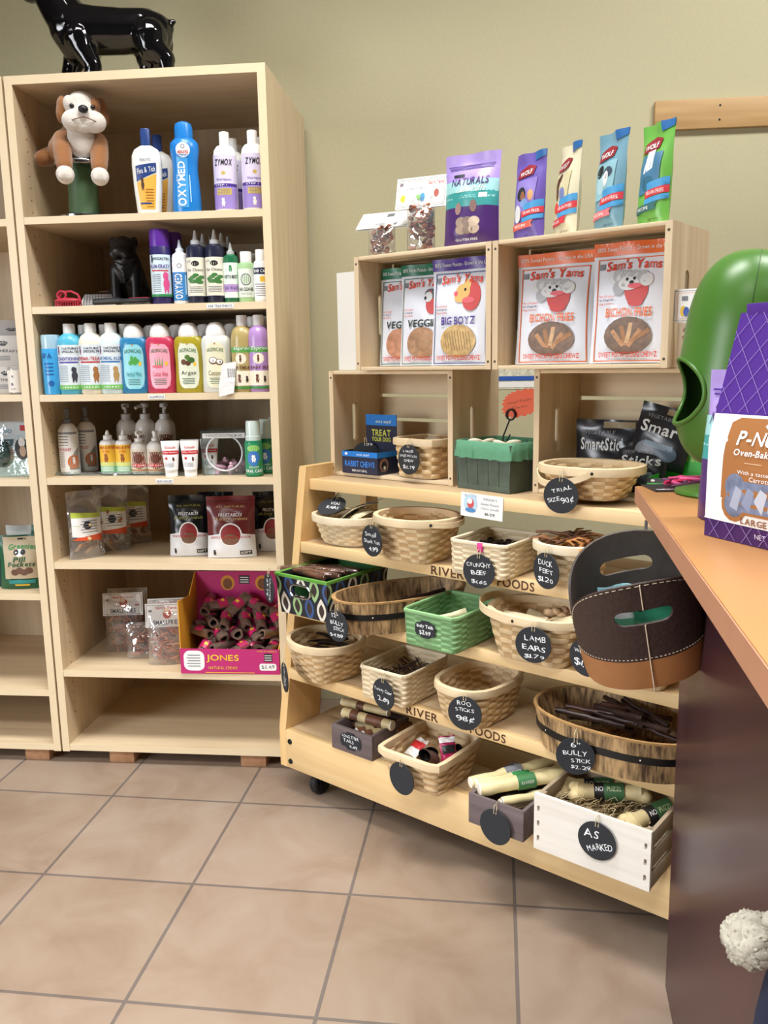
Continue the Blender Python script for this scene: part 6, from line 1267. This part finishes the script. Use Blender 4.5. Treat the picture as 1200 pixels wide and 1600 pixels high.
def plush():
    st = thing('round_stand', 'green column stand with chrome discs under the plush dog', 'stand', bk(.172, .095, 1)); gr = mat('3f5a38', .5, var=.08)
    MB().lathe([(.066, 0), (.072, .003), (.072, .009), (.066, .013), (.05, .015)], STEEL, 40).build('base_disc', st); MB().lathe([(.046, .0152), (.043, .06), (.042, .15)], gr, 32).build('column', st); MB().lathe([(.05, .1502), (.078, .152), (.08, .158), (.078, .164), (.05, .166)], STEEL, 40).build('top_disc', st)
    root = thing('plush_dog', 'brown and white plush bulldog slumped over the green stand', 'plush toy', bk(.172, .085, 1, 24) @ Matrix.Translation((0, 0, .012)) @ Matrix.Scale(.93, 4))
    tn = mat('94602f', .95, sheen=.5, bump=.6, scale=320, dist=.004, var=.12); wh = mat('ddd6cc', .95, sheen=.4, bump=.6, scale=320, dist=.004); 
    m = MB(); m.ball((-.02, .045, .215), (.075, .075, .055), BLK); m.ball((-.03, .085, .205), (.07, .06, .045), BLK); m.ball((.01, .0, .235), (.068, .055, .06), BLK)
    for s, ex in ((-1, -.0), (1, .0)): limb(m, [(s*.05+.008, -.02, .225, .036), (s*.056+.008, -.06, .185, .030), (s*.052+.008, -.085, .135, .026)])
    for s in (-1, 1): limb(m, [(s*.07-.02, .09, .2, .032), (s*.095-.02, .06, .185, .026)])
    blob('body', m, tn, root, None, .006, 5)
    for s in (-1, 1):
        p = MB(); p.ball((s*.052+.008, -.092, .108), (.0285, .03, .029), BLK)
        for q in (-1, 0, 1): p.ball((s*.052+.008+q*.013, -.108, .100), (.010, .012, .014), BLK)
        blob('paw', p, wh, root, None, .004, 3)
    c = MB(); c.ball((.012, -.048, .222), (.046, .034, .055), BLK); c.ball((.012, -.04, .26), (.045, .035, .04), BLK); blob('chest', c, wh, root, None, .005, 4)
    h = MB(); h.ball((.022, -.045, .305), (.058, .055, .056), BLK); h.ball((.022, -.05, .335), (.046, .045, .034), BLK)
    for s in (-1, 1): h.ball((.024+s*.032, -.09, .270), (.036, .030, .033), BLK)
    h.ball((.024, -.1, .29), (.024, .024, .022), BLK); h.ball((.024, -.088, .255), (.036, .024, .018), BLK); hd = blob('head', h, wh, root, None, .0045, 4)
    for s in (-1, 1):
        e = MB(); e.ball((.022+s*.056, -.045, .322), (.022, .028, .034), BLK); e.ball((.022+s*.066, -.05, .300), (.015, .02, .03), BLK, Matrix.Identity(4)); blob('ear', e, tn, root, None, .004, 4)
        MB().ball((.022+s*.031, -.092, .313), .0075, mat('15110f', .1), None, 14, 10).build('eye', root)
        pt = MB(); pt.ball((.022+s*.038, -.068, .325), (.020, .026, .026), BLK); blob('eye_patch', pt, tn if s > 0 else wh, root, None, .004, 3)
    n = MB(); n.ball((.024, -.124, .298), (.0155, .011, .012), BLK, None, 16, 10); n.build('nose', root); n.mats
    mo = MB(); mo.tube([(-.022, -.112, .262), (.0, -.124, .268), (.024, -.123, .276), (.048, -.124, .268), (.07, -.112, .262)], .0014, mat('6a4a3a', .8), 6); mo.build('mouth', root)
plush()
def bull():
    m = MB(); limb(m, [(0, .03, .06, .055), (0, .0, .11, .05), (0, -.02, .145, .042)]); m.ball((0, .035, .045), (.06, .05, .045), BLK); m.ball((0, -.03, .12), (.042, .035, .05), BLK)
    m.ball((-.005, -.03, .185), (.04, .04, .036), BLK); m.ball((-.008, -.065, .172), (.026, .022, .018), BLK)
    for s in (-1, 1):
        m.ball((-.005+s*.034, -.022, .203), (.012, .01, .018), BLK); m.ball((-.008+s*.018, -.068, .162), (.015, .016, .016), BLK)
        limb(m, [(s*.03, -.035, .12, .02), (s*.031, -.045, .06, .016), (s*.03, -.05, .014, .015)]); m.ball((s*.03, -.062, .011), (.016, .022, .011), BLK)
        m.ball((s*.05, .0, .035), (.022, .045, .034), BLK); m.ball((s*.055, -.04, .011), (.016, .026, .011), BLK)
    for k in range(5): m.tube([(-.035+.007*k, -.052-.008*sin(k), .15-.012*k), (0, -.066, .14-.016*k), (.035-.005*k, -.052, .15-.013*k)], .005, BLK, 8)
    o = blob('bulldog_statue', m, mat('1a191b', .42), None, bk(.262, .19, 2, 8), .0035, 3); tag(o, 'matt black sitting bulldog statue in the second compartment', 'statue')
bull()
def red_comb():
    root = thing('curry_brush', 'red rubber curry brush with loop handle at the shelf edge', 'brush', bk(.127, .035, 2, 6)); r = mat('b3283f', .45)
    m = MB(); m.ball((0, 0, .018), (.042, .024, .009), r, None, 24, 10)
    m.build('back', root); t = MB()
    for a in range(10):
        for b_ in range(3): t.lathe([(.0022, 0), (.002, .014)], r, 6, M=Matrix.Translation((-.034+.0075*a, -.014+.014*b_, .0005)))
    o = t.build('bristles', root); o['kind'] = 'stuff'
    h = MB(); h.tube([(-.018+.013*cos(q*pi/10), -.004, .034+.012*sin(q*pi/10)) for q in range(20)], .0035, r, 8, closed=True); h.tube([(-.03, 0, .024), (-.015, 0, .044), (.01, 0, .046), (.03, 0, .036), (.036, 0, .022)], .0035, r, 8); h.build('loop_handle', root)
red_comb()
def black_brush(M, lb, hl):
    root = thing('slicker_brush', lb, 'brush', M, 'black handled grooming brushes'); b = mat('1b1c1f', .4)
    MB().box(-.05, -.024, .008, .05, .024, .02, b, .005).build('head', root); MB().tube([(.05, 0, .014), (.08, 0, .016), (.08+hl, 0, .014)], [.008, .011, .009], b, 12).build('handle', root)
    t = MB()
    for a in range(12):
        for c in range(5): t.tube([(-.044+.008*a, -.018+.009*c, .008), (-.043+.008*a, -.018+.009*c, .0004)], .0007, STEEL, 4)
    o = t.build('bristles', root); o['kind'] = 'stuff'; MB().box(-.03, -.02, .0205, .035, -.008, .024, mat('b3283f', .45), .001).build('red_pad', root)
black_brush(bk(.345, .04, 2, 172), 'black slicker brush with red pad in front of the bulldog statue', .07)
def ccard(M, w, h, its, lb):
    m = MB().box(-w/2, -.0012, 0, w/2, 0, h, mat('c9c6c2', .6)); pr(m, its, flat(0, -.0012, 0), w, h); tag(m.build('brush_card', None, None, 38, M), lb, 'card')
ccard(at(BK, .135, .14, T7[1]+.003, -24, -62, 0), .12, .13, [('r', 0, .7, .9, .4, mat('5a5458', .6)), T('KONG', 0, .7, .7, .2, RED, b=1), ('r', 0, .2, .8, .2, WHT)], 'grey packaging card leaning behind the red curry brush')
ccard(at(BK, .20, .075, T7[1]+.003, 8, -58, 0), .11, .075, [*[('r', -.44+.08*k, .5, .03, .9, GREY, 10) for k in range(11)], *[('r', 0, .12+.16*k, .9, .03, DK, 4) for k in range(5)]], 'striped grey card lying in front of the bulldog statue')
